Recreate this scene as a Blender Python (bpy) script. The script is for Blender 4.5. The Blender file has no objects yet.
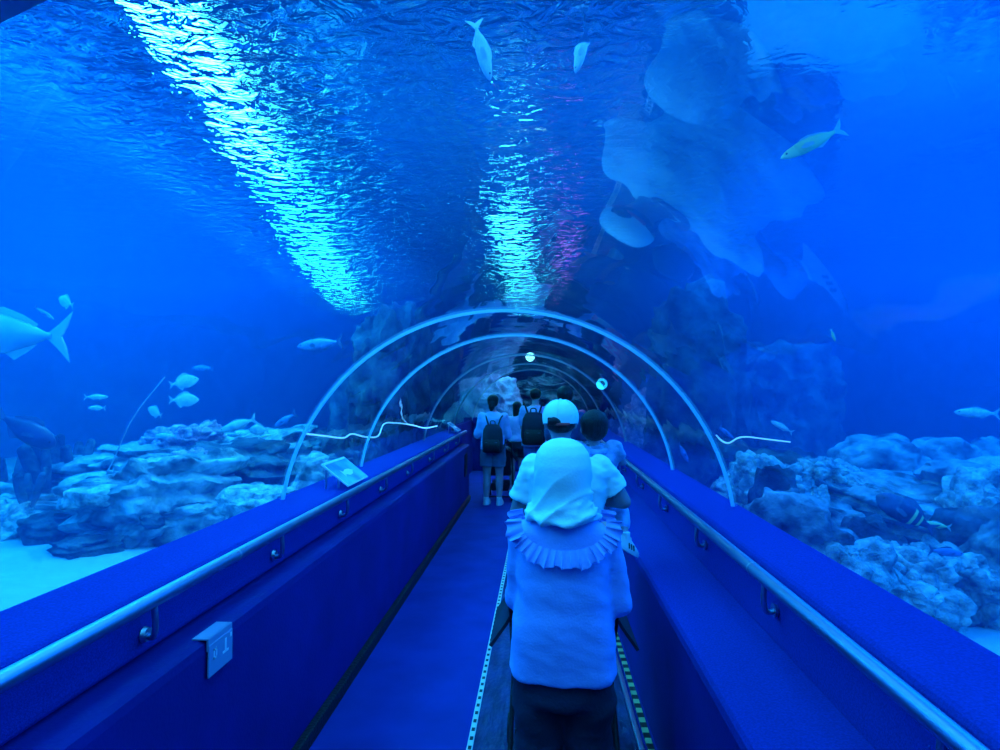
import bpy, bmesh, math, random
import numpy as np
from mathutils import Vector, Matrix, Euler, noise

SC = bpy.context.scene
COL = SC.collection
random.seed(7)
PI = math.pi
R = math.radians

# ------------------------------------------------------------------ camera
F = 600.0
YAW = math.atan(41 / F)
PITCH = math.atan(16 / math.hypot(F, 41))
EYE = Vector((0, 0, 1.65))
FW = Vector((-math.sin(YAW) * math.cos(PITCH), math.cos(YAW) * math.cos(PITCH), math.sin(PITCH)))
RT = Vector((math.cos(YAW), math.sin(YAW), 0))
UP = RT.cross(FW)
cam = bpy.data.cameras.new('camera')
cam.sensor_width = 36
cam.lens = F / 1000 * 36
cam.clip_start = .02
co = bpy.data.objects.new('camera', cam)
COL.objects.link(co)
co.matrix_world = Matrix((( RT.x, UP.x, -FW.x, EYE.x), (RT.y, UP.y, -FW.y, EYE.y), (RT.z, UP.z, -FW.z, EYE.z), (0, 0, 0, 1)))
SC.camera = co
SC.view_settings.view_transform = 'Standard'
SC.view_settings.look = 'None'
SC.view_settings.gamma = 1
SC.view_settings.use_curve_mapping = False
SC.view_settings.exposure = 0
SC.cycles.max_bounces = 12
SC.cycles.diffuse_bounces = 3
SC.cycles.glossy_bounces = 4
SC.cycles.transmission_bounces = 8
SC.cycles.transparent_max_bounces = 32
SC.cycles.volume_bounces = 0
SC.cycles.sample_clamp_indirect = 6


def at(px, py, y):
    d = RT * ((px - 500) / F) + UP * ((375 - py) / F) + FW
    return EYE + d * (y / d.y)


# ------------------------------------------------------------------ materials
def nodes(name):
    m = bpy.data.materials.new(name)
    m.use_nodes = True
    n = m.node_tree.nodes
    n.clear()
    return m, n, m.node_tree.links


def mat(name, col, rough=.6, metal=0., var=0., scale=8., bump=0., bscale=60., spec=.5, col2=None, detail=4, emit=0., trans=0., stretch=None):
    m, n, l = nodes(name)
    out = n.new('ShaderNodeOutputMaterial')
    b = n.new('ShaderNodeBsdfPrincipled')
    b.inputs['Roughness'].default_value = rough
    b.inputs['Metallic'].default_value = metal
    b.inputs['Specular IOR Level'].default_value = spec
    tc = n.new('ShaderNodeTexCoord')
    src = tc.outputs['Object']
    if stretch:
        mp = n.new('ShaderNodeMapping')
        mp.inputs['Scale'].default_value = stretch
        l.new(src, mp.inputs['Vector'])
        src = mp.outputs['Vector']
    c = tuple(col) + (1,)
    if var or col2:
        nz = n.new('ShaderNodeTexNoise')
        nz.inputs['Scale'].default_value = scale
        nz.inputs['Detail'].default_value = detail
        l.new(src, nz.inputs['Vector'])
        rp = n.new('ShaderNodeValToRGB')
        rp.color_ramp.elements[0].position = .35
        rp.color_ramp.elements[1].position = .66
        rp.color_ramp.elements[0].color = tuple(max(0, v * (1 - var)) for v in col) + (1,)
        rp.color_ramp.elements[1].color = (tuple(col2) if col2 else tuple(min(1, v * (1 + var)) for v in col)) + (1,)
        l.new(nz.outputs['Fac'], rp.inputs['Fac'])
        l.new(rp.outputs['Color'], b.inputs['Base Color'])
    else:
        b.inputs['Base Color'].default_value = c
    if bump:
        nb = n.new('ShaderNodeTexNoise')
        nb.inputs['Scale'].default_value = bscale
        nb.inputs['Detail'].default_value = 6
        l.new(src, nb.inputs['Vector'])
        bp = n.new('ShaderNodeBump')
        bp.inputs['Strength'].default_value = bump
        bp.inputs['Distance'].default_value = .02 if bscale > 30 else .05
        l.new(nb.outputs['Fac'], bp.inputs['Height'])
        l.new(bp.outputs['Normal'], b.inputs['Normal'])
    if emit:
        b.inputs['Emission Color'].default_value = c
        b.inputs['Emission Strength'].default_value = emit
    if trans:
        t = n.new('ShaderNodeBsdfTranslucent')
        t.inputs['Color'].default_value = c
        mx = n.new('ShaderNodeMixShader')
        mx.inputs[0].default_value = trans
        l.new(b.outputs[0], mx.inputs[1])
        l.new(t.outputs[0], mx.inputs[2])
        l.new(mx.outputs[0], out.inputs['Surface'])
    else:
        l.new(b.outputs[0], out.inputs['Surface'])
    return m


def mat_acrylic():
    m, n, l = nodes('acrylic')
    out = n.new('ShaderNodeOutputMaterial')
    fr = n.new('ShaderNodeFresnel'); fr.inputs['IOR'].default_value = 1.75
    gl = n.new('ShaderNodeBsdfGlossy'); gl.inputs['Roughness'].default_value = 0.02
    tr = n.new('ShaderNodeBsdfTransparent'); tr.inputs['Color'].default_value = (.9, .97, 1, 1)
    ge = n.new('ShaderNodeNewGeometry')
    inv = n.new('ShaderNodeMath'); inv.operation = 'SUBTRACT'; inv.inputs[0].default_value = 1
    l.new(ge.outputs['Backfacing'], inv.inputs[1])
    ml = n.new('ShaderNodeMath'); ml.operation = 'MULTIPLY'
    l.new(fr.outputs[0], ml.inputs[0]); l.new(inv.outputs[0], ml.inputs[1])
    mx = n.new('ShaderNodeMixShader')
    l.new(ml.outputs[0], mx.inputs[0]); l.new(tr.outputs[0], mx.inputs[1]); l.new(gl.outputs[0], mx.inputs[2])
    # faint waviness of the cast acrylic bends its reflections
    tc = n.new('ShaderNodeTexCoord')
    nz = n.new('ShaderNodeTexNoise'); nz.inputs['Scale'].default_value = 2.2; nz.inputs['Detail'].default_value = 1
    l.new(tc.outputs['Object'], nz.inputs['Vector'])
    bp = n.new('ShaderNodeBump'); bp.inputs['Strength'].default_value = .22; bp.inputs['Distance'].default_value = .02
    l.new(nz.outputs['Fac'], bp.inputs['Height']); l.new(bp.outputs[0], gl.inputs['Normal'])
    l.new(mx.outputs[0], out.inputs['Surface'])
    return m


def mat_surface():
    """underside of the rippled water: clear where a ripple faces the eye, mirror where it is seen at a grazing angle"""
    m, n, l = nodes('water_ripples')
    out = n.new('ShaderNodeOutputMaterial')
    tc = n.new('ShaderNodeTexCoord')
    mp = n.new('ShaderNodeMapping'); mp.inputs['Scale'].default_value = (1, 1.25, 1)
    l.new(tc.outputs['Object'], mp.inputs['Vector'])
    n1 = n.new('ShaderNodeTexNoise'); n1.inputs['Scale'].default_value = 6.0; n1.inputs['Detail'].default_value = 3.2; n1.inputs['Distortion'].default_value = 1.2
    l.new(mp.outputs[0], n1.inputs['Vector'])
    bp = n.new('ShaderNodeBump'); bp.inputs['Strength'].default_value = 1.0; bp.inputs['Distance'].default_value = SURF_BUMP
    # the pumps stir a band over the tunnel and the left lamps; the water is calm to either side of it
    sp = n.new('ShaderNodeSeparateXYZ'); l.new(tc.outputs['Object'], sp.inputs[0])

    def ramp(src, a, b, lo, hi):
        q = n.new('ShaderNodeMapRange')
        q.inputs['From Min'].default_value = a; q.inputs['From Max'].default_value = b
        q.inputs['To Min'].default_value = lo; q.inputs['To Max'].default_value = hi
        l.new(src, q.inputs['Value']); return q.outputs[0]

    def times(a, b):
        q = n.new('ShaderNodeMath'); q.operation = 'MULTIPLY'; l.new(a, q.inputs[0]); l.new(b, q.inputs[1]); return q.outputs[0]
    u = n.new('ShaderNodeMath'); u.operation = 'MULTIPLY_ADD'; u.inputs[1].default_value = .227
    l.new(sp.outputs['Y'], u.inputs[0]); l.new(sp.outputs['X'], u.inputs[2])
    mx_ = n.new('ShaderNodeMath'); mx_.operation = 'MAXIMUM'
    l.new(ramp(sp.outputs['Y'], 4.0, 7.5, .15, 1), mx_.inputs[0]); l.new(ramp(sp.outputs['X'], -.9, -1.5, 0, .6), mx_.inputs[1])
    st = times(times(ramp(sp.outputs['X'], .9, .1, .1, 1), ramp(u.outputs[0], -2.3, -1.5, .08, 1)), mx_.outputs[0])
    l.new(st, bp.inputs['Strength'])
    l.new(n1.outputs['Fac'], bp.inputs['Height'])
    gl = n.new('ShaderNodeBsdfGlass'); gl.inputs['Roughness'].default_value = 0.0; gl.inputs['IOR'].default_value = SURF_IOR
    l.new(bp.outputs[0], gl.inputs['Normal'])
    l.new(gl.outputs[0], out.inputs['Surface'])
    return m


def mat_volume(dens, scol, absd, acol):
    m, n, l = nodes('tank_water')
    out = n.new('ShaderNodeOutputMaterial')
    s = n.new('ShaderNodeVolumeScatter'); s.inputs['Density'].default_value = dens; s.inputs['Color'].default_value = tuple(scol) + (1,)
    s.inputs['Anisotropy'].default_value = .25
    a = n.new('ShaderNodeVolumeAbsorption'); a.inputs['Density'].default_value = absd; a.inputs['Color'].default_value = tuple(acol) + (1,)
    ad = n.new('ShaderNodeAddShader')
    l.new(s.outputs[0], ad.inputs[0]); l.new(a.outputs[0], ad.inputs[1]); l.new(ad.outputs[0], out.inputs['Volume'])
    return m


def mat_check(name, ca, cb, period, axis='Y', duty=.5, rough=.5, band=None):
    """tape with blocks repeating along its length"""
    m, n, l = nodes(name)
    out = n.new('ShaderNodeOutputMaterial')
    b = n.new('ShaderNodeBsdfPrincipled'); b.inputs['Roughness'].default_value = rough
    tc = n.new('ShaderNodeTexCoord'); sp = n.new('ShaderNodeSeparateXYZ')
    l.new(tc.outputs['Object'], sp.inputs[0])
    w = n.new('ShaderNodeMath'); w.operation = 'WRAP'; w.inputs[1].default_value = period; w.inputs[2].default_value = 0
    l.new(sp.outputs[axis], w.inputs[0])
    lt = n.new('ShaderNodeMath'); lt.operation = 'LESS_THAN'; lt.inputs[1].default_value = period * duty
    l.new(w.outputs[0], lt.inputs[0])
    mx = n.new('ShaderNodeMix'); mx.data_type = 'RGBA'
    fac = lt.outputs[0]
    if band:
        for op, v in (('GREATER_THAN', band[0]), ('LESS_THAN', band[1])):
            g = n.new('ShaderNodeMath'); g.operation = op; g.inputs[1].default_value = v; l.new(sp.outputs['X'], g.inputs[0])
            k = n.new('ShaderNodeMath'); k.operation = 'MULTIPLY'; l.new(fac, k.inputs[0]); l.new(g.outputs[0], k.inputs[1]); fac = k.outputs[0]
    l.new(fac, mx.inputs['Factor'])
    mx.inputs['A'].default_value = tuple(ca) + (1,); mx.inputs['B'].default_value = tuple(cb) + (1,)
    l.new(mx.outputs['Result'], b.inputs['Base Color'])
    l.new(b.outputs[0], out.inputs['Surface'])
    return m


SURF_IOR = 1.18
SURF_BUMP = .20
M = {}
M['carpet'] = mat('blue_carpet', (.008, .04, .30), .95, var=.15, scale=150, bump=.25, bscale=260, spec=.1)
M['floor'] = mat('blue_floor_carpet', (.010, .04, .30), .9, var=.12, scale=3, bump=.25, bscale=220, spec=.15)
M['panel'] = mat('blue_wall_panel', (.008, .014, .2), .7, var=.15, scale=2, bump=.1, bscale=80, spec=.2)
M['black'] = mat('black_rubber', (.012, .012, .014), .55, bump=.4, bscale=60)
M['belt'] = mat('worn_black_belt', (.035, .045, .16), .6, var=.35, scale=5, bump=.5, bscale=12, stretch=(3, 1, 1))
M['steel'] = mat('polished_steel', (.34, .4, .54), .36, 1.0)
M['dullsteel'] = mat('brushed_steel', (.6, .62, .66), .35, 1.0)
M['rib'] = mat('pale_joint_band', (.75, .9, .95), .35, trans=.65)
M['tape_white'] = mat_check('dashed_white_tape', (.75, .8, .7), (.02, .02, .02), .075, duty=.42, band=(-.339, -.323))
M['tape_haz'] = mat_check('black_yellow_tape', (.02, .02, .02), (.5, .6, .25), .09, duty=.5)
M['acrylic'] = mat_acrylic()
M['ripples'] = mat_surface()
M['water'] = mat_volume(.10, (.0, .33, 1.0), .06, (.0, .7, .97))
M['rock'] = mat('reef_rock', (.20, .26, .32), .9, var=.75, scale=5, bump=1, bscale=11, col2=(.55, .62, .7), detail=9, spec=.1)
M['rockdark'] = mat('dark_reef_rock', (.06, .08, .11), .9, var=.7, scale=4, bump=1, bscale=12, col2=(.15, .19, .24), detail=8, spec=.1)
M['coral'] = mat('lumpy_coral_rock', (.35, .42, .48), .9, var=.6, scale=9, bump=1, bscale=24, col2=(.75, .83, .85), detail=6, spec=.1)
M['pink'] = mat('pink_coral_crust', (.55, .35, .5), .9, var=.4, scale=12, bump=.8, bscale=20, col2=(1., .62, .85), spec=.1)
M['pale'] = mat('pale_stone', (.42, .42, .6), .9, var=.3, scale=3, bump=.7, bscale=9, spec=.1)
M['sand'] = mat('white_sand', (.5, .56, .62), .95, var=.08, scale=6, bump=.3, bscale=80, spec=.1)
M['tankwall'] = mat('tank_wall', (.06, .10, .14), .9, var=.5, scale=1.2, bump=.6, bscale=6, spec=.1)
M['dark'] = mat('dark_blue_paint', (.01, .015, .08), .8)
M['skin'] = mat('skin', (.56, .33, .36), .5, var=.06, scale=20)
M['skin2'] = mat('tanned_skin', (.46, .26, .29), .5, var=.06, scale=20)
M['hair'] = mat('black_hair', (.012, .011, .012), .38, var=.3, scale=40, bump=.5, bscale=70, stretch=(3, 3, .5))
M['eye'] = mat('eye', (.05, .04, .04), .15)
M['lips'] = mat('lips', (.45, .2, .2), .45)
M['hijab'] = mat('pale_scarf_cloth', (.80, .92, .86), .7, var=.05, scale=5, bump=.15, bscale=150)
M['blouse'] = mat('periwinkle_blouse_cloth', (.36, .42, .86), .75, var=.05, scale=5, bump=.15, bscale=160)
M['black_cloth'] = mat('black_cloth', (.014, .016, .04), .8, var=.3, scale=6, bump=.2, bscale=120)
M['navy'] = mat('navy_cloth', (.04, .06, .16), .8, var=.2, scale=6, bump=.2, bscale=120)
M['jeans'] = mat('blue_jeans', (.14, .2, .5), .85, var=.2, scale=8, bump=.3, bscale=150)
M['denim'] = mat('pale_denim', (.32, .45, .75), .85, var=.35, scale=14, bump=.3, bscale=150)
M['tee'] = mat('white_tee_cloth', (.82, .96, .88), .75, bump=.12, bscale=140)
M['cap'] = mat('white_cap_cloth', (.80, .95, .88), .7, bump=.12, bscale=160)
M['capred'] = mat('red_cap_lining', (.8, .06, .06), .7)
M['lightshirt'] = mat('light_shirt_cloth', (.42, .5, .82), .8, var=.06, scale=6, bump=.12, bscale=140)
M['grey'] = mat('grey_cloth', (.16, .18, .26), .8, var=.2, scale=6)
M['red'] = mat('pink_red_cloth', (.95, .12, .25), .8)
M['white'] = mat('white_plastic', (.85, .88, .9), .4)
M['shoe'] = mat('white_shoe', (.85, .9, .88), .5)
M['stripe'] = mat('dark_stripe', (.03, .03, .05), .5)
M['pinkshoe'] = mat('pink_shoe', (.9, .4, .5), .5)
M['board'] = mat('info_board_print', (.15, .45, .75), .15, var=.5, scale=6, spec=.6)
M['sign'] = mat('grey_sign_plate', (.28, .33, .5), .4)
M['mark'] = mat('white_print', (.8, .85, .9), .5)
M['fish_silver'] = mat('silver_fish_skin', (.6, .72, .72), .3, var=.15, scale=14, bump=.15, bscale=60)
M['fish_pale'] = mat('pale_blue_fish_skin', (.3, .46, .62), .25, var=.1, scale=10)
M['fish_blue'] = mat('blue_fish_skin', (.12, .28, .6), .35, var=.2, scale=10)
M['fish_dark'] = mat('dark_fish_skin', (.03, .055, .16), .4, var=.3, scale=6)
M['fish_yellow'] = mat('yellow_fish_skin', (.85, .85, .4), .4)
M['fin'] = mat('pale_fin', (.45, .6, .65), .5)
M['findark'] = mat('dark_fin', (.06, .12, .25), .5)
M['cord'] = mat('reflection_glow', (.15, .62, 1.), .4, emit=1.3)  # added glow for the lines reflected in the acrylic
M['lens_cyan'] = mat('lit_lamp_cyan', (.02, .72, 1.), .4, emit=22)
M['lens_blue'] = mat('lit_lamp_blue', (.04, .62, 1.), .4, emit=20)
M['ring_glow'] = mat('lit_ring_cyan', (.02, .6, 1.), .4, emit=2.5)
M['lens_violet'] = mat('lit_lamp_violet', (.5, .15, 1.), .4, emit=4)
M['reflection_white'] = mat('lit_reflection_white', (.25, .9, 1.), .4, emit=9)
M['lens_pale'] = mat('lit_lamp_pale', (.06, .8, 1.), .4, emit=24)


# ------------------------------------------------------------------ object helpers
def tag(o, label=None, cat=None, group=None, kind=None):
    if label: o['label'] = label
    if cat: o['category'] = cat
    if group: o['group'] = group
    if kind: o['kind'] = kind
    return o


def empty(name, loc, rz=0., label=None, cat=None, group=None):
    o = bpy.data.objects.new(name, None)
    o.empty_display_size = .05
    COL.objects.link(o)
    o.location = loc
    o.rotation_euler = (0, 0, rz)
    return tag(o, label, cat, group)


def obj(name, bm, m, parent=None, smooth=True):
    me = bpy.data.meshes.new(name)
    bmesh.ops.recalc_face_normals(bm, faces=bm.faces[:])
    bm.to_mesh(me)
    bm.free()
    return link(name, me, m, parent, smooth)


def link(name, me, m, parent=None, smooth=True, sharp=50):
    me.name = name
    me.materials.clear()
    for k in (m if isinstance(m, (list, tuple)) else [m]):
        me.materials.append(k)
    if smooth:
        me.polygons.foreach_set('use_smooth', [True] * len(me.polygons))
    if smooth: me.set_sharp_from_angle(angle=R(sharp))
    o = bpy.data.objects.new(name, me)
    COL.objects.link(o)
    if parent: o.parent = parent
    return o


def struct(name, bm, m, parent=None, smooth=False):
    o = obj(name, bm, m, parent, smooth)
    if not parent: o['kind'] = 'structure'
    return o


def box(bm, lo, hi, bev=0., mtx=None, seg=2):
    r = bmesh.ops.create_cube(bm, size=1)
    vs = r['verts']
    c = [(a + b) / 2 for a, b in zip(lo, hi)]
    s = [b - a for a, b in zip(lo, hi)]
    for v in vs:
        v.co = Vector((v.co.x * s[0] + c[0], v.co.y * s[1] + c[1], v.co.z * s[2] + c[2]))
    if bev:
        es = list({e for v in vs for e in v.link_edges})
        g = bmesh.ops.bevel(bm, geom=es, offset=bev, segments=seg, profile=.5, affect='EDGES')
        vs = list({v for f in g['faces'] for v in f.verts} | {v for v in vs if v.is_valid})
        # flood the island
        todo = list(vs); seen = set(vs)
        while todo:
            v = todo.pop()
            for e in v.link_edges:
                w = e.other_vert(v)
                if w not in seen: seen.add(w); todo.append(w)
        vs = list(seen)
    if mtx:
        for v in vs: v.co = mtx @ v.co
    return vs


def ell(bm, c, r, rot=None, sub=3):
    q = bmesh.ops.create_icosphere(bm, subdivisions=sub, radius=1)
    m = rot.to_matrix() if rot else None
    for v in q['verts']:
        p = Vector((v.co.x * r[0], v.co.y * r[1], v.co.z * r[2]))
        if m: p = m @ p
        v.co = p + Vector(c)
    return q['verts']


def frame_dirs(d, ref=Vector((0, 0, 1))):
    d = d.normalized()
    if abs(d.dot(ref)) > .97: ref = Vector((1, 0, 0))
    u = d.cross(ref).normalized()
    w = u.cross(d).normalized()
    return u, w


def tube(bm, pts, r, n=10, caps=True, flat=1.0):
    """one swept tube along a polyline; r a number or one per point; flat squeezes the second axis"""
    pts = [Vector(p) for p in pts]
    rs = r if isinstance(r, (list, tuple)) else [r] * len(pts)
    rings = []
    u = None
    for i, p in enumerate(pts):
        a = pts[max(0, i - 1)]; b = pts[min(len(pts) - 1, i + 1)]
        d = (b - a).normalized()
        if u is None:
            u, w = frame_dirs(d)
        else:
            u = (u - d * u.dot(d)).normalized(); w = u.cross(d).normalized()
        rings.append([bm.verts.new(p + u * (math.cos(t) * rs[i]) + w * (math.sin(t) * rs[i] * flat)) for t in [2 * PI * k / n for k in range(n)]])
    for A, B in zip(rings, rings[1:]):
        for k in range(n):
            bm.faces.new((A[k], A[(k + 1) % n], B[(k + 1) % n], B[k]))
    if caps:
        bm.faces.new(rings[0][::-1]); bm.faces.new(rings[-1])
    return rings


def spline(pts, k=6):
    """Catmull-Rom through the points"""
    P = [Vector(p) for p in pts]
    P = [P[0] * 2 - P[1]] + P + [P[-1] * 2 - P[-2]]
    out = []
    for i in range(1, len(P) - 2):
        a, b, c, d = P[i - 1:i + 3]
        for j in range(k):
            t = j / k
            out.append(.5 * ((2 * b) + (c - a) * t + (2 * a - 5 * b + 4 * c - d) * t * t + (-a + 3 * b - 3 * c + d) * t ** 3))
    out.append(P[-2])
    return out


def limb(bm, pts, rs, n=12):
    """overlapping solids for a remeshed body: balls at the joints, cones between"""
    pts = [Vector(p) for p in pts]
    for i, p in enumerate(pts):
        ell(bm, p, (rs[i],) * 3, sub=2)
    for i in range(len(pts) - 1):
        tube(bm, [pts[i], pts[i + 1]], [rs[i], rs[i + 1]], n)


def rings(bm, rr, n=28, ex=2.0, top=True, bot=True):
    """closed loft of horizontal super-ellipses (x, y, z, rx, ry)"""
    L = []
    for (x, y, z, rx, ry) in rr:
        ring = []
        for k in range(n):
            t = 2 * PI * k / n
            c, s = math.cos(t), math.sin(t)
            ring.append(bm.verts.new((x + rx * math.copysign(abs(c) ** (2 / ex), c), y + ry * math.copysign(abs(s) ** (2 / ex), s), z)))
        L.append(ring)
    for A, B in zip(L, L[1:]):
        for k in range(n):
            bm.faces.new((A[k], A[(k + 1) % n], B[(k + 1) % n], B[k]))
    if bot: bm.faces.new(L[0][::-1])
    if top: bm.faces.new(L[-1])
    return L


def remesh(bm, voxel=.012, smooth=6, fac=.5):
    bmesh.ops.recalc_face_normals(bm, faces=bm.faces[:])
    me = bpy.data.meshes.new('tmp')
    bm.to_mesh(me); bm.free()
    o = bpy.data.objects.new('tmp', me)
    COL.objects.link(o)
    a = o.modifiers.new('r', 'REMESH'); a.mode = 'VOXEL'; a.voxel_size = voxel
    if smooth:
        s = o.modifiers.new('s', 'SMOOTH'); s.iterations = smooth; s.factor = fac
    dg = bpy.context.evaluated_depsgraph_get()
    dg.update()
    out = bpy.data.meshes.new_from_object(o.evaluated_get(dg))
    bpy.data.objects.remove(o)
    bpy.data.meshes.remove(me)
    return out


def displace(me, fn):
    """move every vertex along its normal by fn(co, normal)"""
    n = len(me.vertices)
    c = np.empty(n * 3); me.vertices.foreach_get('co', c)
    nn = np.empty(n * 3); me.vertices.foreach_get('normal', nn)
    c = c.reshape(-1, 3); nn = nn.reshape(-1, 3)
    d = np.array([fn(Vector(p), Vector(q)) for p, q in zip(c, nn)])
    c = c + nn * d[:, None]
    me.vertices.foreach_set('co', c.ravel())
    me.update()


def folds(amp, sx, sy, sz, seed=0.):
    def f(p, n):
        q = Vector((p.x * sx + seed, p.y * sy, p.z * sz))
        v = noise.fractal(q, 1.0, 2.0, 3)
        return amp * v
    return f


# ------------------------------------------------------------------ the tunnel
AX, AZ, AR = -.21, .86, 1.23          # arch centre and inner radius
Y0, YB, YE = -5.0, 12.4, 20.0
RIBS = [-1.9, .48, 3.23, 4.68, 7.23, 9.7, 12.36]
ZL = 1.05


def prism(bm, prof, y0, y1, ny=1):
    """closed extrusion of an (x, z) outline along y"""
    L = [[bm.verts.new((x, y0 + (y1 - y0) * j / ny, z)) for x, z in prof] for j in range(ny + 1)]
    n = len(prof)
    for A, B in zip(L, L[1:]):
        for k in range(n):
            bm.faces.new((A[k], A[(k + 1) % n], B[(k + 1) % n], B[k]))
    bm.faces.new(L[0][::-1]); bm.faces.new(L[-1])


# floor
bm = bmesh.new(); box(bm, (-1.6, Y0, -.1), (1.2, 12.6, 0.))
struct('floor', bm, M['floor'])

# left barrier
def rounded(pts, r=.02):
    out = []
    n = len(pts)
    for i in range(n):
        a, b, c = Vector(pts[i - 1]), Vector(pts[i]), Vector(pts[(i + 1) % n])
        k = r if (i < n - 2 and i > 0) else 0
        if not k: out.append(tuple(b)); continue
        u = (a - b).normalized() * min(r, (a - b).length * .45); w = (c - b).normalized() * min(r, (c - b).length * .45)
        for t in (0, .25, .5, .75, 1):
            out.append(tuple((b + u) * (1 - t) ** 2 + b * 2 * t * (1 - t) + (b + w) * t * t))
    return out


bm = bmesh.new()
prism(bm, [(-1.45, 0), (-1.105, 0), (-1.09, .80), (-1.095, .826), (-1.115, .835), (-1.2, .842), (-1.45, .842)], Y0, 9.15)
wl = struct('wall_left', bm, M['panel'])
bm = bmesh.new()
prism(bm, rounded([(-1.46, .842), (-1.205, .842), (-1.205, 1.035), (-1.455, 1.056), (-1.46, 1.0)], .035), Y0, 9.13)
struct('upper_ledge', bm, M['carpet'], wl)
bm = bmesh.new(); box(bm, (-1.105, Y0, 0), (-1.065, 9.1, .07), .008)
struct('baseboard_left', bm, M['black'])
bm = bmesh.new(); box(bm, (-1.092, 8.55, .42), (-1.082, 8.8, .74), .004)
struct('dark_vent', bm, M['black'], wl)
# right barrier
bm = bmesh.new()
prism(bm, [(.53, 0), (1.02, 0), (1.02, .79), (.80, .775), (.545, .742), (.53, .72)], Y0, YB)
wr = struct('wall_right', bm, M['panel'])
bm = bmesh.new()
prism(bm, [(.526, .70), (.526, .732), (.535, .746), (.555, .754), (.80, .788), (.80, .70)], Y0, YB)
struct('lower_ledge', bm, M['carpet'], wr)
bm = bmesh.new()
prism(bm, rounded([(1.04, .74), (.805, .74), (.805, 1.03), (1.035, 1.05), (1.04, 1.0)], .035), Y0, YB)
struct('upper_ledge', bm, M['carpet'], wr)
# end barrier and walls
bm = bmesh.new(); box(bm, (-1.6, YB, 0), (1.2, YB + .25, 1.09), .02)
box(bm, (-1.6, YB - .03, .96), (1.2, YB + .1, 1.1), .02)
struct('wall_end', bm, M['panel'])
bm = bmesh.new(); box(bm, (-1.5, 9.15, 0), (-1.42, YB, 1.06))
struct('wall_passage', bm, M['panel'])
bm = bmesh.new(); box(bm, (-1.6, Y0 - .1, 0), (1.2, Y0, 2.2))
struct('wall_back', bm, M['dark'])

# acrylic arch panels
A0 = math.asin((ZL - AZ) / AR) - .01


def arch_panel(bm, y0, y1, ri, ro, na=48):
    ang = [A0 + (PI - 2 * A0) * k / na for k in range(na + 1)]
    L = []
    for y in (y0, y1):
        for r in (ri, ro):
            L.append([bm.verts.new((AX + math.cos(a) * r, y, AZ + math.sin(a) * r)) for a in ang])
    a, b, c, d = L
    for k in range(na):
        for P, Q in ((a, c), (c, d), (d, b), (b, a)):
            bm.faces.new((P[k], P[k + 1], Q[k + 1], Q[k]))
    bm.faces.new((a[0], b[0], d[0], c[0])); bm.faces.new((a[-1], b[-1], d[-1], c[-1]))


ys = [Y0] + RIBS
for i, (a, b) in enumerate(zip(ys, ys[1:])):
    bm = bmesh.new(); arch_panel(bm, a + .003, b - .003, AR, AR + .04)
    struct('window_%d' % (i + 1), bm, M['acrylic'], smooth=True)
# flat end pane
bm = bmesh.new()
ang = [A0 + (PI - 2 * A0) * k / 32 for k in range(33)]
prof = [(AX + math.cos(a) * (AR + .04), AZ + math.sin(a) * (AR + .04)) for a in ang]
prism(bm, prof, YB + .02, YB + .05)
struct('window_%d' % (len(ys)), bm, M['acrylic'])
rib_lab = ['joint band behind the viewer', 'thick dark arch band crossing the top left corner', 'bright pale arch band, nearest full hoop of the tunnel',
           'second full arch band of the tunnel, thinner and bluer', 'third arch band of the tunnel, beyond the blank middle stretch', 'small dark arch band just before the end of the tunnel',
           'hoop framing the end pane above the end barrier']
for i, y in enumerate(RIBS):
    if i == 0: continue
    bm = bmesh.new(); arch_panel(bm, -.010, .010, AR - .013, AR + .002)
    o = obj('arch_rib', bm, M['rib'] if 1 < i < 4 else M['dullsteel'])
    o.location = (0, y, 0)
    if i == 1: o.rotation_euler = (0, 0, R(-8))
    tag(o, rib_lab[i], 'arch band', 'arch bands along the tunnel')

# ------------------------------------------------------------------ moving walkway
wk = empty('moving_walkway', (0, 0, 0), 0, 'dark moving walkway belt edged with dashed white tape under the queue', 'moving walkway')
bm = bmesh.new(); box(bm, (-.315, Y0, .0), (.44, 11.4, .006)); obj('belt', bm, M['belt'], wk, False)
bm = bmesh.new(); box(bm, (-.345, Y0, .0), (-.318, 11.4, .009)); tag(obj('edge_tape', bm, M['tape_white'], wk, False), 'white tape dashed with black squares')
bm = bmesh.new(); box(bm, (.443, Y0, .0), (.468, 11.4, .02), .004); tag(obj('side_trim', bm, M['dullsteel'], wk, False), 'steel edge strip')
bm = bmesh.new(); box(bm, (.486, Y0, .0), (.516, 11.4, .009)); tag(obj('edge_tape', bm, M['tape_haz'], wk, False), 'black and yellow block tape')

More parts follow.
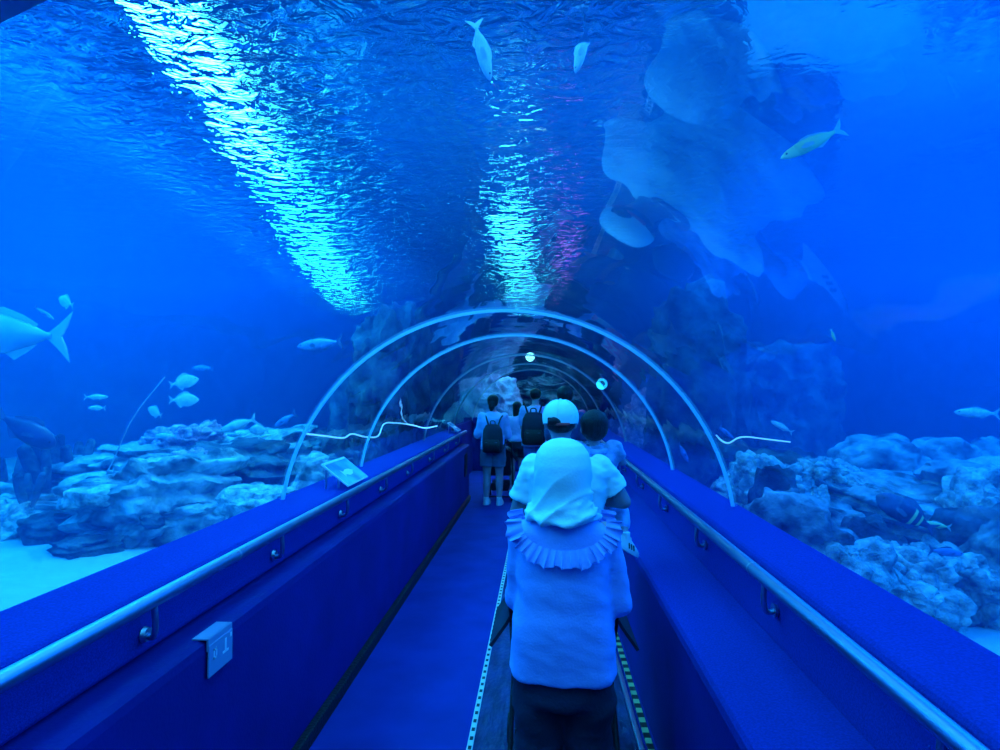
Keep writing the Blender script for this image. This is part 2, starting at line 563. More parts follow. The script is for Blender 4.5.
# ------------------------------------------------------------------ handrails
def rail(x, z, y0, y1, side, label, brk):
    """side = direction of the wall seen from the rail"""
    o = empty('handrail', (x, y0, z), 0, label, 'handrail')
    bm = bmesh.new(); tube(bm, [(0, 0, 0), (0, y1 - y0, 0)], .023, 16)
    for s in (0, y1 - y0): ell(bm, (0, s, 0), (.023, .012, .023), sub=2)
    obj('rail', bm, M['steel'], o)
    jy = 1.1
    while jy < y1 - y0:
        bm = bmesh.new(); tube(bm, [(0, jy, 0), (0, jy + .012, 0)], .0242, 16); obj('joint_sleeve', bm, M['dullsteel'], o); jy += 3
    for y in brk:
        q = y - y0
        bm = bmesh.new()
        tube(bm, spline([(0, q - .02, -.018), (-side * .004, q - .02, -.07), (side * .004, q - .012, -.108), (side * .025, q + .004, -.122), (side * .05, q + .012, -.118)], 4), .0095, 10)
        b = obj('bracket', bm, M['steel'], o)
        bm = bmesh.new()
        mt = Matrix.Translation((side * .045, q + .012, -.118)) @ Matrix.Rotation(PI / 2, 4, 'Y')
        bmesh.ops.create_cone(bm, cap_ends=True, segments=16, radius1=.024, radius2=.02, depth=.012, matrix=mt)
        obj('wall_flange', bm, M['dullsteel'], b)
    return o


rail(-1.150, 1.030, Y0 + .1, 9.12, -1, 'polished steel handrail along the left barrier', [-1.2, -.2, .85, 1.75, 2.63, 3.53, 4.43, 5.33, 6.4, 7.4, 8.4])
rail(.752, 1.018, Y0 + .1, 11.9, 1, 'polished steel handrail along the right barrier', [-.9, .1, 1.22, 2.12, 3.0, 3.9, 4.8, 5.8, 6.8, 7.8, 8.8, 9.8, 10.8])

# ------------------------------------------------------------------ signs
def info_board(y, label, w=.42, d=.22):
    o = empty('info_board', (-1.275, y, 1.05), 0, label, 'sign')
    mt = Matrix.Translation((0, 0, .077)) @ Matrix.Rotation(R(38), 4, 'Y')
    bm = bmesh.new(); box(bm, (-d / 2, -w / 2, -.005), (d / 2, w / 2, .005), .002, mt); obj('panel', bm, M['white'], o, False)
    bm = bmesh.new(); box(bm, (-d / 2 + .02, -w / 2 + .012, .0052), (d / 2 - .008, w / 2 - .012, .0072), 0, mt); pr = obj('print', bm, M['board'], o, False)
    bm = bmesh.new()
    # a fish picture on the print
    p = [(0.00, .09), (.025, .04), (.03, -.02), (.012, -.07), (.03, -.1), (-.03, -.1), (-.012, -.07), (-.025, -.02), (-.022, .04)]
    A = [bm.verts.new(mt @ Vector((x + .015, yy, .0074))) for x, yy in p]; B = [bm.verts.new(mt @ Vector((x + .015, yy, .0084))) for x, yy in p]
    bm.faces.new(A[::-1]); bm.faces.new(B)
    for k in range(len(p)): bm.faces.new((A[k], A[(k + 1) % len(p)], B[(k + 1) % len(p)], B[k]))
    obj('fish_picture', bm, M['white'], pr, False)
    bm = bmesh.new(); box(bm, (-d / 2 + .004, -w / 2 + .01, .0052), (-d / 2 + .017, w / 2 - .01, .0075), 0, mt); obj('heading_strip', bm, M['white'], pr, False)
    for s in (-1, 1):
        for lo, hi in (((.02, -.006, -.0), (.03, .006, .052)), ((-.06, -.006, -.004), (-.05, .006, .114))):
            bm = bmesh.new(); box(bm, (lo[0], s * w / 2 + lo[1], lo[2]), (hi[0], s * w / 2 + hi[1], hi[2])); obj('support', bm, M['dullsteel'], o, False)


info_board(3.86, 'tilted blue information board with a fish picture on the left ledge')
info_board(8.75, 'small distant tilted board at the far end of the left ledge', .3, .2)

o = empty('wall_sign', (-1.088, 1.98, .80), 0, 'small grey plate with white symbols clipped over the left wall edge', 'sign')
bm = bmesh.new(); box(bm, (.004, -.075, -.085), (.010, .075, .02), .002); box(bm, (-.05, -.075, .036), (.006, .075, .042), .002); box(bm, (.0, -.075, .0), (.008, .075, .042), .002)
obj('plate', bm, M['sign'], o, False)
bm = bmesh.new()
for a, b in (((-.048, -.035), (-.028, -.029)), ((-.048, -.007), (-.028, -.001)), ((-.048, -.035), (-.043, -.001)), ((-.033, -.035), (-.028, -.001))):
    box(bm, (.0098, a[0], a[1]), (.0112, b[0], b[1]))
tag(obj('square_mark', bm, M['mark'], o, False), 'small white hollow square')
bm = bmesh.new(); box(bm, (.0098, .008, -.042), (.0112, .046, -.034)); box(bm, (.0098, .022, -.036), (.0112, .032, .006)); tag(obj('figure_mark', bm, M['mark'], o, False), 'white upright mark on a bar')
bm = bmesh.new(); box(bm, (.0098, .056, -.002), (.0112, .066, .012)); obj('dot_mark', bm, M['mark'], o, False)

# ------------------------------------------------------------------ the tank around the tunnel
XL, XR, ZB, ZW = -10.0, 9.0, .2, 3.4
ang = [A0 + (PI - 2 * A0) * k / 40 for k in range(41)]
notch = [(1.06, ZB), (1.06, ZL)] + [(AX + math.cos(a) * (AR + .045), AZ + math.sin(a) * (AR + .045)) for a in ang] + [(-1.48, ZL), (-1.48, ZB)]
bm = bmesh.new(); prism(bm, [(XL, ZB)] + [(XL, ZW), (XR, ZW), (XR, ZB)] + notch, Y0, YB + .26)
struct('water', bm, M['water'])
bm = bmesh.new(); box(bm, (XL, YB + .27, ZB), (XR, YE, ZW))
struct('water_beyond', bm, M['water'])
bm = bmesh.new(); bmesh.ops.create_grid(bm, x_segments=2, y_segments=2, size=1)
for v in bm.verts: v.co = Vector((v.co.x * (XR - XL) / 2 + (XR + XL) / 2, v.co.y * (YE - Y0) / 2 + (YE + Y0) / 2, ZW + .02))
o = struct('water_surface', bm, M['ripples'])


def sandz(x, y):
    return .46 + .10 * noise.noise(Vector((x * .5, y * .5, 3))) + .04 * noise.noise(Vector((x * 2, y * 2, 9)))


def sand_patch(name, x0, x1, y0, y1):
    bm = bmesh.new()
    nx, ny = max(2, int((x1 - x0) / .15)), max(2, int((y1 - y0) / .15))
    V = [[bm.verts.new((x0 + (x1 - x0) * i / nx, y0 + (y1 - y0) * j / ny, 0)) for i in range(nx + 1)] for j in range(ny + 1)]
    for r_ in V:
        for v in r_: v.co.z = sandz(v.co.x, v.co.y)
    for j in range(ny):
        for i in range(nx): bm.faces.new((V[j][i], V[j][i + 1], V[j + 1][i + 1], V[j + 1][i]))
    e = bmesh.ops.extrude_face_region(bm, geom=bm.faces[:])
    for v in e['geom']:
        if isinstance(v, bmesh.types.BMVert): v.co.z = .05
    return struct(name, bm, M['sand'], smooth=False)


sand_patch('ground_left', XL, -1.49, Y0, YB)
sand_patch('ground_right', 1.07, XR, Y0, YB)
sand_patch('ground_far', XL, XR, YB + .28, YE)


def rough_wall(name, lo, hi, axis, amp, seed, m):
    """a tank wall with a rocky face; axis 0 = plane across x, 1 = plane across y"""
    bm = bmesh.new()
    n1 = int((hi[0] - lo[0]) / .3); n2 = 12
    V = []
    for j in range(n2 + 1):
        row = []
        for i in range(n1 + 1):
            a = lo[0] + (hi[0] - lo[0]) * i / n1; z = lo[1] + (hi[1] - lo[1]) * j / n2
            d = amp * noise.fractal(Vector((a * .6, z * .9, seed)), .9, 2, 5)
            row.append(bm.verts.new((axis[1] + d, a, z) if axis[0] == 0 else (a, axis[1] + d, z)))
        V.append(row)
    for j in range(n2):
        for i in range(n1): bm.faces.new((V[j][i], V[j][i + 1], V[j + 1][i + 1], V[j + 1][i]))
    return struct(name, bm, m, smooth=True)


rough_wall('wall_tank_left', (Y0, 0), (YE, 7), (0, XL + .6), .6, 1, M['tankwall'])
rough_wall('wall_tank_right', (Y0, 0), (YE, 7), (0, XR - .6), .6, 5, M['tankwall'])
rough_wall('wall_tank_far', (XL, 0), (XR, 7), (1, YE - .6), .6, 9, M['tankwall'])
bm = bmesh.new(); box(bm, (XL, Y0 - .3, 0), (XR, Y0 - .1, 7)); struct('wall_tank_near', bm, M['dark'])
bm = bmesh.new(); box(bm, (XL - .5, Y0 - .5, 7), (XR + .5, YE + .5, 7.1)); struct('ceiling', bm, M['dark'])

# ------------------------------------------------------------------ lamps over the water
def hit(px, py, z):
    d = at(px, py, 1) - EYE
    return EYE + d * ((z - EYE.z) / d.z)


def pool_lamp(p, w, l, rz, lens, label, group):
    o = empty('flood_lamp', p, rz, label, 'lamp', group)
    bm = bmesh.new(); box(bm, (-w / 2 - .03, -l / 2 - .03, .012), (w / 2 + .03, l / 2 + .03, .14), .02); obj('housing', bm, M['black'], o)
    bm = bmesh.new(); box(bm, (-w / 2, -l / 2, 0), (w / 2, l / 2, .02), .004); obj('lens', bm, lens, o)
    bm = bmesh.new(); tube(bm, [(0, 0, .14), (0, 0, 7 - p[2])], .012, 8); obj('drop_rod', bm, M['dullsteel'], o)
    return o


def lamp_row(a, b, n, w0, w1, lens, label, group, z, ratio=1.0):
    A, B = hit(a[0], a[1], z), hit(b[0], b[1], z)
    rz = math.atan2(-(B.x - A.x), B.y - A.y)
    L = (B - A).length
    for i in range(n):
        t = (i + .5) / n
        pool_lamp(A.lerp(B, t), w0 + (w1 - w0) * t, L / n * .93, rz, M['lens_pale'] if (lens == M['lens_cyan'] and i < 2) else lens, label, group)


LZ = 3.54
lamp_row((150, 8), (350, 318), 9, .32, .95, M['lens_cyan'], 'bright flood lamp of the row glittering through the ripples at upper left', 'cyan lamps over the left tank', LZ)
lamp_row((509, 225), (525, 320), 7, .42, .7, M['lens_blue'], 'flood lamp of the middle row glittering through the ripples above the tunnel', 'lamps over the middle of the tunnel', LZ)
lamp_row((573, 248), (567, 321), 4, .26, .5, M['lens_violet'], 'violet flood lamp of the narrow row right of the middle glitter', 'violet lamps over the tunnel', LZ)


def area(name, loc, size, power, col, rot=(0, 0, 0), spread=180):
    d = bpy.data.lights.new(name, 'AREA')
    d.shape = 'RECTANGLE'; d.size, d.size_y = size
    d.energy = power; d.color = col; d.spread = R(spread)
    o = bpy.data.objects.new(name, d); COL.objects.link(o)
    o.location = loc; o.rotation_euler = rot
    return o


BLUE = (.002, .20, 1.0)
CYAN = (.002, .27, 1.0)
WHITER = (.032, .42, 1.0)
area('left_tank_light', (-4.6, 4.5, 3.34), (6, 9), 1200, CYAN)
area('right_tank_light', (4.6, 4.5, 3.34), (6, 9), 1150, BLUE)
area('tunnel_light', (-.2, .5, 3.34), (2.0, 9), 260, WHITER)
area('far_light', (-.5, 13.5, 3.34), (9, 5), 130, (.012, .2, 1))


def spot(name, loc, tgt, power, col, ang=60, rad=.1):
    d = bpy.data.lights.new(name, 'SPOT')
    d.energy = power; d.color = col; d.spot_size = R(ang); d.spot_blend = .6; d.shadow_soft_size = rad
    o = bpy.data.objects.new(name, d); COL.objects.link(o)
    o.location = loc
    o.rotation_euler = (Vector(tgt) - Vector(loc)).to_track_quat('-Z', 'Y').to_euler()
    return o


spot('violet_spot', (-1.0, 12.9, 2.9), (-1.8, 14.5, 1.2), 50, (.22, .12, 1), 80)
spot('violet_floor_spot', (-.9, 11.9, 2.0), (-.9, 10.6, 0), 25, (.4, .12, 1), 90)
w = bpy.data.worlds.new('world'); SC.world = w
w.use_nodes = True
w.node_tree.nodes['Background'].inputs[0].default_value = (0, .03, .15, 1)
w.node_tree.nodes['Background'].inputs[1].default_value = .3

# ------------------------------------------------------------------ reef
def rock_mesh(size, style, seed, sub=5):
    bm = bmesh.new()
    bmesh.ops.create_icosphere(bm, subdivisions=sub, radius=1)
    off = Vector((seed * 3.7, seed * 1.3, seed * 2.1))
    sx, sy, sz = size
    mx = max(size)
    for v in bm.verts:
        d = v.co.normalized()
        # blocky start: push the ball towards a box
        e = .55 if style in ('slab', 'strata') else .75
        q = Vector([math.copysign(abs(c) ** e, c) for c in d])
        big = noise.fractal(d * 1.3 + off, .9, 2, 3)
        q = q * (1 + .30 * big)
        p = Vector((q.x * sx / 2, q.y * sy / 2, q.z * sz / 2))
        if style in ('slab', 'strata'):
            st = p.z / sz * (7 if style == 'strata' else 4) + .8 * noise.noise(p * 1.1 + off)
            fr = st - math.floor(st)
            out = (.5 - abs(fr - .5)) * 2
            k = 1 + .16 * (out ** .6 - .6) + .05 * noise.noise(Vector((math.floor(st) * 5.1 + seed, d.x * 2, d.y * 2)))
            p.x *= k; p.y *= k
            p += d * mx * .035 * noise.fractal(p * 5 + off, .7, 2, 5)
            p += d * .02 * noise.ridged_multi_fractal(p * 9 + off, .9, 2, 3, 1, 2)
        elif style == 'coral':
            cell = noise.voronoi(p * (11 if mx < 1.2 else 8.5) + off)[0]
            p += d * (.055 * min(1, (cell[1] - cell[0]) * 1.7) ** .6 + .010 * noise.noise(p * 30))
            p += d * mx * .03 * noise.fractal(p * 3 + off, .8, 2, 3)
        elif style == 'dome':
            p += d * mx * .02 * noise.fractal(p * 6 + off, .8, 2, 4)
        else:
            p += d * mx * .07 * (noise.ridged_multi_fractal(p * 2.2 + off, .9, 2, 4, 1, 2) - 1) * .6
            p += d * mx * .02 * noise.fractal(p * 9 + off, .8, 2, 4)
        v.co = p
    return bm


NS = [0]


def rock(name, label, cat, pl, pr, pt, pb, y, style, m, ground=True, tilt=0., rz=None, dy=None, group=None):
    NS[0] += 1
    sd = NS[0]
    top, bot = at((pl + pr) / 2, pt, y), at((pl + pr) / 2, pb, y)
    w = (pr - pl) / F * y * 1.08
    zb = min(bot.z, sandz(top.x, top.y) - .06) if ground else bot.z
    zt = top.z
    h = max(.08, zt - zb)
    bm = rock_mesh((w, dy or w * .8, h * 1.05), style, sd, 6 if (style == 'coral' and w > .4) or w > 1.1 else 5)
    o = obj(name, bm, m)
    o.location = (top.x, y, (zt + zb) / 2)
    o.rotation_euler = (0, tilt, rz if rz is not None else (sd * 1.7) % 1.0 - .5)
    return tag(o, label, cat, group)


K = M
LROCK = [
 ('reef_boulder', 'long layered ridge of rock at the back of the left reef', 'rock', 125, 305, 437, 520, 6.2, 'strata', K['rock'], True, -.05),
 ('reef_boulder', 'dark block of layered rock under the pink crusted ledge', 'rock', 195, 300, 448, 520, 5.7, 'strata', K['rockdark'], True, 0),
 ('reef_slab', 'big grey slab rising to the right in the middle of the left reef', 'rock', 92, 228, 462, 530, 5.0, 'slab', K['rock'], True, -.18),
 ('reef_slab', 'long low slab in front of the left reef, lowest and broadest', 'rock', -30, 165, 496, 545, 5.2, 'slab', K['rock'], True, .05, None, .5),
 ('reef_slab', 'flat pointed slab in front of the big grey slab', 'rock', 148, 250, 500, 545, 4.9, 'slab', K['rock'], True, -.1, None, .7),
 ('reef_stone', 'pale flat stone beside the foot of the nearest arch band at left', 'rock', 226, 296, 492, 525, 4.8, 'slab', K['coral'], True, 0),
 ('reef_stone', 'rounded flat stone lying on the left reef below the finger corals', 'rock', 70, 120, 486, 508, 4.4, 'dome', K['coral'], False, 0),
 ('coral_boulder', 'knobbly coral boulder at the left edge of the picture', 'coral', -40, 42, 502, 545, 4.9, 'coral', K['coral'], True, 0),
 ('reef_boulder', 'squarish dark block added for a reflection near the sand at lower left', 'rock', 36, 80, 518, 548, 4.8, 'slab', K['rockdark'], True, 0, None, .35),  # solid added in place of a dark reflected square
 ('reef_stone', 'low dark wedge of rock lying on the sand at lower left', 'rock', 58, 112, 540, 560, 4.3, 'slab', K['rockdark'], True, -.1, None, .3),
 ('reef_stone', 'small round grey pebble stone on the pointed slab', 'rock', 143, 162, 514, 528, 4.4, 'dome', K['rockdark'], False, 0),
 ('reef_boulder', 'dark boulder carrying the finger corals at far left', 'rock', -60, 110, 482, 540, 5.6, 'boulder', K['rock'], True, 0),
 ('coral_crust', 'pink coral crust along the top of the layered left ridge', 'coral', 150, 215, 430, 452, 5.75, 'coral', K['pink'], False, -.25),
 ('coral_crust', 'second pink coral crust, hanging at the ridge edge above the dark block', 'coral', 180, 208, 452, 466, 5.2, 'coral', K['pink'], False, .1),
 ('reef_boulder', 'low rock at the foot of the dark pillar beyond the nearest arch band', 'rock', 318, 366, 440, 480, 5.8, 'boulder', K['rockdark'], True, 0),
 ('reef_stone', 'greenish stone behind the tilted information board', 'rock', 300, 352, 462, 492, 5.0, 'slab', K['rock'], True, 0),
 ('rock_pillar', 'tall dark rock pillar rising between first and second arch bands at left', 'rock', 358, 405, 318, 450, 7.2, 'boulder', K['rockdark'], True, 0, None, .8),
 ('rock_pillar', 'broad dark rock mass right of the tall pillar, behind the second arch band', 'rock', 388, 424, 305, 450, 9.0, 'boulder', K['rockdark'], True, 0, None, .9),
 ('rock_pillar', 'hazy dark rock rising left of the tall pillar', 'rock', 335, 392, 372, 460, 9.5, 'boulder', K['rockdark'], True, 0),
 ('reef_boulder', 'dark rough rock under the wavy reflected light line at left', 'rock', 350, 388, 436, 465, 6.6, 'boulder', K['rockdark'], True, 0, None, .4),
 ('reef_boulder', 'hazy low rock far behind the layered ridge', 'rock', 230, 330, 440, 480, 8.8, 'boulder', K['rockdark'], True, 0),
 ('reef_boulder', 'pale upright rock lit violet behind the end of the tunnel', 'rock', 452, 520, 383, 450, 13.6, 'boulder', K['pale'], True, 0),
 ('reef_boulder', 'broad dark rock face behind the end of the tunnel at right', 'rock', 515, 640, 376, 450, 16, 'strata', K['rockdark'], True, 0),
]
RROCK = [
 ('reef_boulder', 'low dark hump behind the right reef just right of the nearest arch band', 'rock', 735, 812, 452, 500, 5.6, 'boulder', K['rockdark'], True, 0),
 ('coral_boulder', 'knobbly coral crest beside the right foot of the nearest arch band', 'coral', 728, 800, 463, 510, 4.7, 'coral', K['coral'], True, 0),
 ('reef_boulder', 'dark dome of rock in the middle of the right reef slope', 'rock', 752, 795, 474, 520, 4.2, 'dome', K['rockdark'], True, 0),
 ('reef_stone', 'smooth dark blue stone just over the right ledge', 'rock', 772, 806, 497, 530, 3.8, 'dome', K['rock'], True, 0),
 ('coral_plate', 'bright ragged coral plate below the back humps on the right', 'coral', 803, 850, 465, 484, 4.85, 'coral', K['coral'], False, .15),
 ('reef_boulder', 'largest smooth hump at the back of the right reef', 'rock', 845, 918, 440, 510, 6.0, 'dome', K['rock'], True, .05),
 ('reef_boulder', 'second smooth hump at the back, right of the largest one', 'rock', 903, 965, 441, 510, 6.3, 'dome', K['rock'], True, 0),
 ('reef_boulder', 'upright ribbed boulder at the right edge of the picture', 'rock', 950, 1040, 462, 505, 4.7, 'strata', K['rock'], True, 0),
 ('coral_boulder', 'bright lumpy coral boulder under the ribbed boulder at the right edge', 'coral', 948, 1045, 487, 530, 4.3, 'coral', K['coral'], True, 0),
 ('reef_slab', 'broad rippled bed of rock sloping through the middle of the right reef', 'rock', 815, 965, 480, 560, 4.9, 'strata', K['rock'], True, .16),
 ('reef_stone', 'small oval stone under the bright coral plate', 'rock', 806, 826, 489, 504, 4.0, 'dome', K['coral'], True, 0),
 ('reef_boulder', 'dark square-sided block added for a reflection beside the large striped fish', 'rock', 840, 888, 520, 560, 3.7, 'slab', K['rockdark'], True, .1),  # dark block put where there is only a dark reflection
 ('coral_boulder', 'big cobbled coral boulder nearest the right ledge', 'coral', 857, 940, 553, 625, 3.5, 'coral', K['coral'], True, .2, None, .5),
 ('coral_boulder', 'long cobbled coral slope right of the biggest coral boulder', 'coral', 912, 1015, 565, 640, 3.6, 'coral', K['coral'], True, .3, None, .5),
 ('reef_boulder', 'dark hollow-sided rock at the right edge above the cobbled slope', 'rock', 955, 1050, 505, 570, 3.9, 'boulder', K['rockdark'], True, 0),
 ('reef_stone', 'grey stone perched on the dark rock at the right edge', 'rock', 975, 1012, 533, 562, 3.55, 'slab', K['rock'], True, .25),
 ('reef_slab', 'low slab along the right ledge behind the steel rail', 'rock', 752, 828, 508, 560, 3.5, 'slab', K['rock'], True, .25),
 ('reef_slab', 'pale sloping slab left of the biggest coral boulder', 'rock', 818, 872, 545, 600, 3.3, 'slab', K['coral'], True, .3),
 ('reef_boulder', 'rough grey rock in the middle of the right reef under the dark dome', 'rock', 790, 858, 502, 545, 4.0, 'boulder', K['rock'], True, .2),
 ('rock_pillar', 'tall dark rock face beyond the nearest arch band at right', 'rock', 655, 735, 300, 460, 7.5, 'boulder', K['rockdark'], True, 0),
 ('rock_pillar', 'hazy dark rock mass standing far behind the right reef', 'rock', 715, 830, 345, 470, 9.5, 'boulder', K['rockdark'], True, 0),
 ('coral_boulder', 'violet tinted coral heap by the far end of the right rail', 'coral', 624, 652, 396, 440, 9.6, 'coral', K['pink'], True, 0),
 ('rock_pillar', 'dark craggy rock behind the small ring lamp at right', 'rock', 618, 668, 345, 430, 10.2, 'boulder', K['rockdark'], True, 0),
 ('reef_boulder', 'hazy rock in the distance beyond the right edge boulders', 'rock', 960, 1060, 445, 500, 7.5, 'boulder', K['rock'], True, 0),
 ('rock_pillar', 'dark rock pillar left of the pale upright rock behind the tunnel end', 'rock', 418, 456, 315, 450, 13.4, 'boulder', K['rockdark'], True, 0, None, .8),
]
for r_ in LROCK + RROCK:
    rock(*r_)

# finger corals at far left
def finger_coral(px, py, y, n, h, seed, label):
    rg = random.Random(seed)
    p = at(px, py, y)
    o = empty('finger_coral', p, 0, label, 'coral', 'finger corals on the left reef')
    for k in range(n):
        a = rg.uniform(0, 2 * PI); t = rg.uniform(.15, .55)
        d = Vector((math.cos(a) * t, math.sin(a) * t, 1)).normalized()
        L = h * rg.uniform(.7, 1.15)
        s = Vector((math.cos(a), math.sin(a), 0)) * .05
        bm = bmesh.new()
        pts = spline([s - d * .06, s + d * L * .5, s + d * L + Vector((0, 0, .03))], 4)
        r0 = rg.uniform(.032, .045) * h / .3
        tube(bm, pts, [r0 * (.8 + .3 * math.sin(3.1 * i / (len(pts) - 1))) for i in range(len(pts))], 12)
        ell(bm, pts[-1], (r0 * .86,) * 3, sub=2)
        obj('finger', bm, M['rockdark'], o)


finger_coral(8, 492, 5.3, 6, .30, 1, 'dark finger coral cut by the left edge of the picture')
finger_coral(48, 484, 5.2, 8, .34, 3, 'dark finger coral with upright fingers under the large hump-headed fish')
finger_coral(72, 480, 5.4, 6, .30, 4, 'finger coral right of the upright dark one')
finger_coral(28, 500, 4.9, 5, .22, 6, 'low finger coral in front of the other finger corals')

# pipe standing in the left reef, added glowing tubes for lines reflected in acrylic
def cord(name, label, pts, r, m, cat):
    P = [at(*p) for p in pts]
    bm = bmesh.new(); c = P[0]
    tube(bm, [q - c for q in spline(P, 5)], r, 8)
    o = obj(name, bm, m); o.location = c
    return tag(o, label, cat)


cord('reflected_line', 'wavy glowing line added for a reflection in the acrylic at left, by the second arch band', [(307, 434, 4.3), (325, 436, 4.5), (343, 438, 4.7), (352, 434, 4.8), (366, 437, 5.0), (378, 436, 5.3), (384, 424, 5.6), (396, 423, 5.8), (412, 425, 6.1), (425, 428, 6.3), (437, 426, 6.5)], .0065, M['cord'], 'reflected line')
cord('reflected_line', 'wavy glowing line added for a reflection in the acrylic right of the nearest arch band', [(716, 435, 3.9), (722, 441, 3.9), (729, 443, 3.9), (738, 438, 3.9), (748, 437, 4.0), (765, 439, 4.1), (790, 442, 4.3)], .005, M['cord'], 'reflected line')
cord('dive_pole', 'thin pale rod standing slanted above the left reef', [(165, 377, 5.2), (133, 418, 5.1), (112, 463, 5.0), (95, 492, 4.9)], .006, M['dullsteel'], 'rod')
o = empty('ring_lamp', at(602, 384, 7.0), 0, 'small glowing ring lamp behind the acrylic at right near the tunnel end', 'lamp')
bm = bmesh.new()
tube(bm, [(math.cos(t) * .05, 0, math.sin(t) * .05) for t in [2 * PI * k / 24 for k in range(25)]], .014, 8, False); obj('ring', bm, M['ring_glow'], o)
bm = bmesh.new(); bmesh.ops.create_cone(bm, cap_ends=True, segments=24, radius1=.07, radius2=.06, depth=.03, matrix=Matrix.Translation((0, .03, 0)) @ Matrix.Rotation(PI / 2, 4, 'X')); obj('housing', bm, M['dullsteel'], o)
o = empty('reflected_glow', at(530, 357, 13.2), 0, 'white glow added for a reflection high behind the end of the tunnel, under the middle glitter', 'lamp')  # added glowing fixture in place of a bright reflection
bm = bmesh.new(); ell(bm, (0, 0, 0), (.1, .05, .1), sub=3); obj('lens', bm, M['reflection_white'], o)
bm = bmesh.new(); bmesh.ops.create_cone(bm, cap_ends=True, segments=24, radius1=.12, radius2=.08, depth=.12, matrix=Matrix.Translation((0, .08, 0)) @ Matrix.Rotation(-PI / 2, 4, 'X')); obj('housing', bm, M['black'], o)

# ------------------------------------------------------------------ fish
PROF = {
 # x along the body from nose (.5) to tail root (-.36): half height, half width
 'slim': [(.5, .004, .004), (.45, .04, .03), (.36, .075, .05), (.2, .105, .065), (0, .108, .065), (-.18, .075, .045), (-.3, .035, .022), (-.36, .024, .012)],
 'deep': [(.5, .006, .004), (.45, .06, .03), (.34, .15, .05), (.16, .225, .06), (-.02, .215, .055), (-.2, .12, .035), (-.3, .05, .02), (-.36, .035, .012)],
 'tuna': [(.5, .006, .006), (.46, .04, .035), (.36, .085, .06), (.18, .125, .08), (-.02, .12, .075), (-.2, .07, .045), (-.31, .025, .02), (-.36, .016, .012)],
 'big': [(.5, .01, .01), (.46, .08, .05), (.36, .15, .085), (.18, .19, .1), (-.02, .175, .09), (-.2, .105, .055), (-.31, .05, .025), (-.36, .04, .014)],
}


def thin(bm, pts, th, y=0.):
    """a fin: outline in x, z, thick in the middle and thin at the rim"""
    n = len(pts)
    c = Vector((sum(p[0] for p in pts) / n, 0, sum(p[1] for p in pts) / n))
    rim = [bm.verts.new((p[0], y, p[1])) for p in pts]
    a = bm.verts.new((c.x, y + th, c.z)); b = bm.verts.new((c.x, y - th, c.z))
    for k in range(n):
        bm.faces.new((rim[k], rim[(k + 1) % n], a)); bm.faces.new((rim[(k + 1) % n], rim[k], b))


def fish_proto(kind, skin, finm, label, stripe=None):
    o = empty('fish', (0, 0, 0), 0, label, 'fish')
    P = PROF[kind]
    bm = bmesh.new()
    L = []
    fine = []
    for (a, b) in zip(P, P[1:]):
        for t in (0, .5): fine.append([a[i] + (b[i] - a[i]) * t for i in range(3)])
    fine.append(P[-1])
    for x, h, w_ in fine:
        L.append([bm.verts.new((x, math.cos(t) * w_, math.sin(t) * h)) for t in [2 * PI * k / 16 for k in range(16)]])
    for A, B in zip(L, L[1:]):
        for k in range(16): bm.faces.new((A[k], A[(k + 1) % 16], B[(k + 1) % 16], B[k]))
    bm.faces.new(L[0][::-1]); bm.faces.new(L[-1])
    body = obj('body', bm, skin, o)
    hm = max(p[1] for p in P)
    bm = bmesh.new()
    f = 1.0 if kind != 'big' else .8
    thin(bm, [(-.33, .02), (-.4, .07 * f), (-.5, .16 * f), (-.47, .06), (-.43, 0), (-.47, -.06), (-.5, -.16 * f), (-.4, -.07 * f), (-.33, -.02)], .008)
    obj('tail_fin', bm, finm, o)
    bm = bmesh.new(); thin(bm, [(.2, hm * .9), (.12, hm * 1.3), (0, hm * 1.35), (-.15, hm * .98), (-.26, hm * .55), (-.24, hm * .35), (0, hm * .8)], .008); obj('dorsal_fin', bm, finm, o)
    bm = bmesh.new(); thin(bm, [(-.02, -hm * .9), (-.1, -hm * 1.25), (-.2, -hm * .8), (-.26, -hm * .45), (-.2, -hm * .4)], .008); obj('anal_fin', bm, finm, o)
    for s in (-1, 1):
        wmax = max(p[2] for p in P)
        bm = bmesh.new()
        thin(bm, [(.2, -.01), (.12, .03), (.02, -.02), (.03, -.07), (.14, -.05)], .006)
        for v in bm.verts:
            k = max(0, (.2 - v.co.x)) * .5
            v.co.y = s * (abs(wmax) * .9 + k) + v.co.y
        obj('pectoral_fin', bm, finm, o)
        e = [p for p in P if p[0] <= .42][0]
        bm = bmesh.new(); ell(bm, (.40, s * e[2] * .78, hm * .16), (.018, .008, .018), sub=2); obj('eye', bm, M['eye'], o)
    if stripe:
        for x0, x1 in stripe:
            bm = bmesh.new()
            pr = lambda x: np.interp(-x, [-p[0] for p in P], [p[1] for p in P]), lambda x: np.interp(-x, [-p[0] for p in P], [p[2] for p in P])
            R2 = []
            for x in (x0, (x0 + x1) / 2, x1):
                R2.append([bm.verts.new((x, math.cos(t) * (pr[1](x) * 1.03 + .001), math.sin(t) * (pr[0](x) * 1.015 + .001))) for t in [2 * PI * k / 16 for k in range(16)]])
            for A, B in zip(R2, R2[1:]):
                for k in range(16): bm.faces.new((A[k], A[(k + 1) % 16], B[(k + 1) % 16], B[k]))
            e = bmesh.ops.extrude_face_region(bm, geom=bm.faces[:])
            for v in e['geom']:
                if isinstance(v, bmesh.types.BMVert): v.co.y *= .97; v.co.z *= .985
            tag(obj('stripe', bm, M['fish_yellow'], body), 'pale band across the body')
    return o


def copy_tree(o, parent=None):
    c = o.copy(); COL.objects.link(c)
    if parent: c.parent = parent
    for ch in o.children: copy_tree(ch, c)
    return c


PROTO = {}


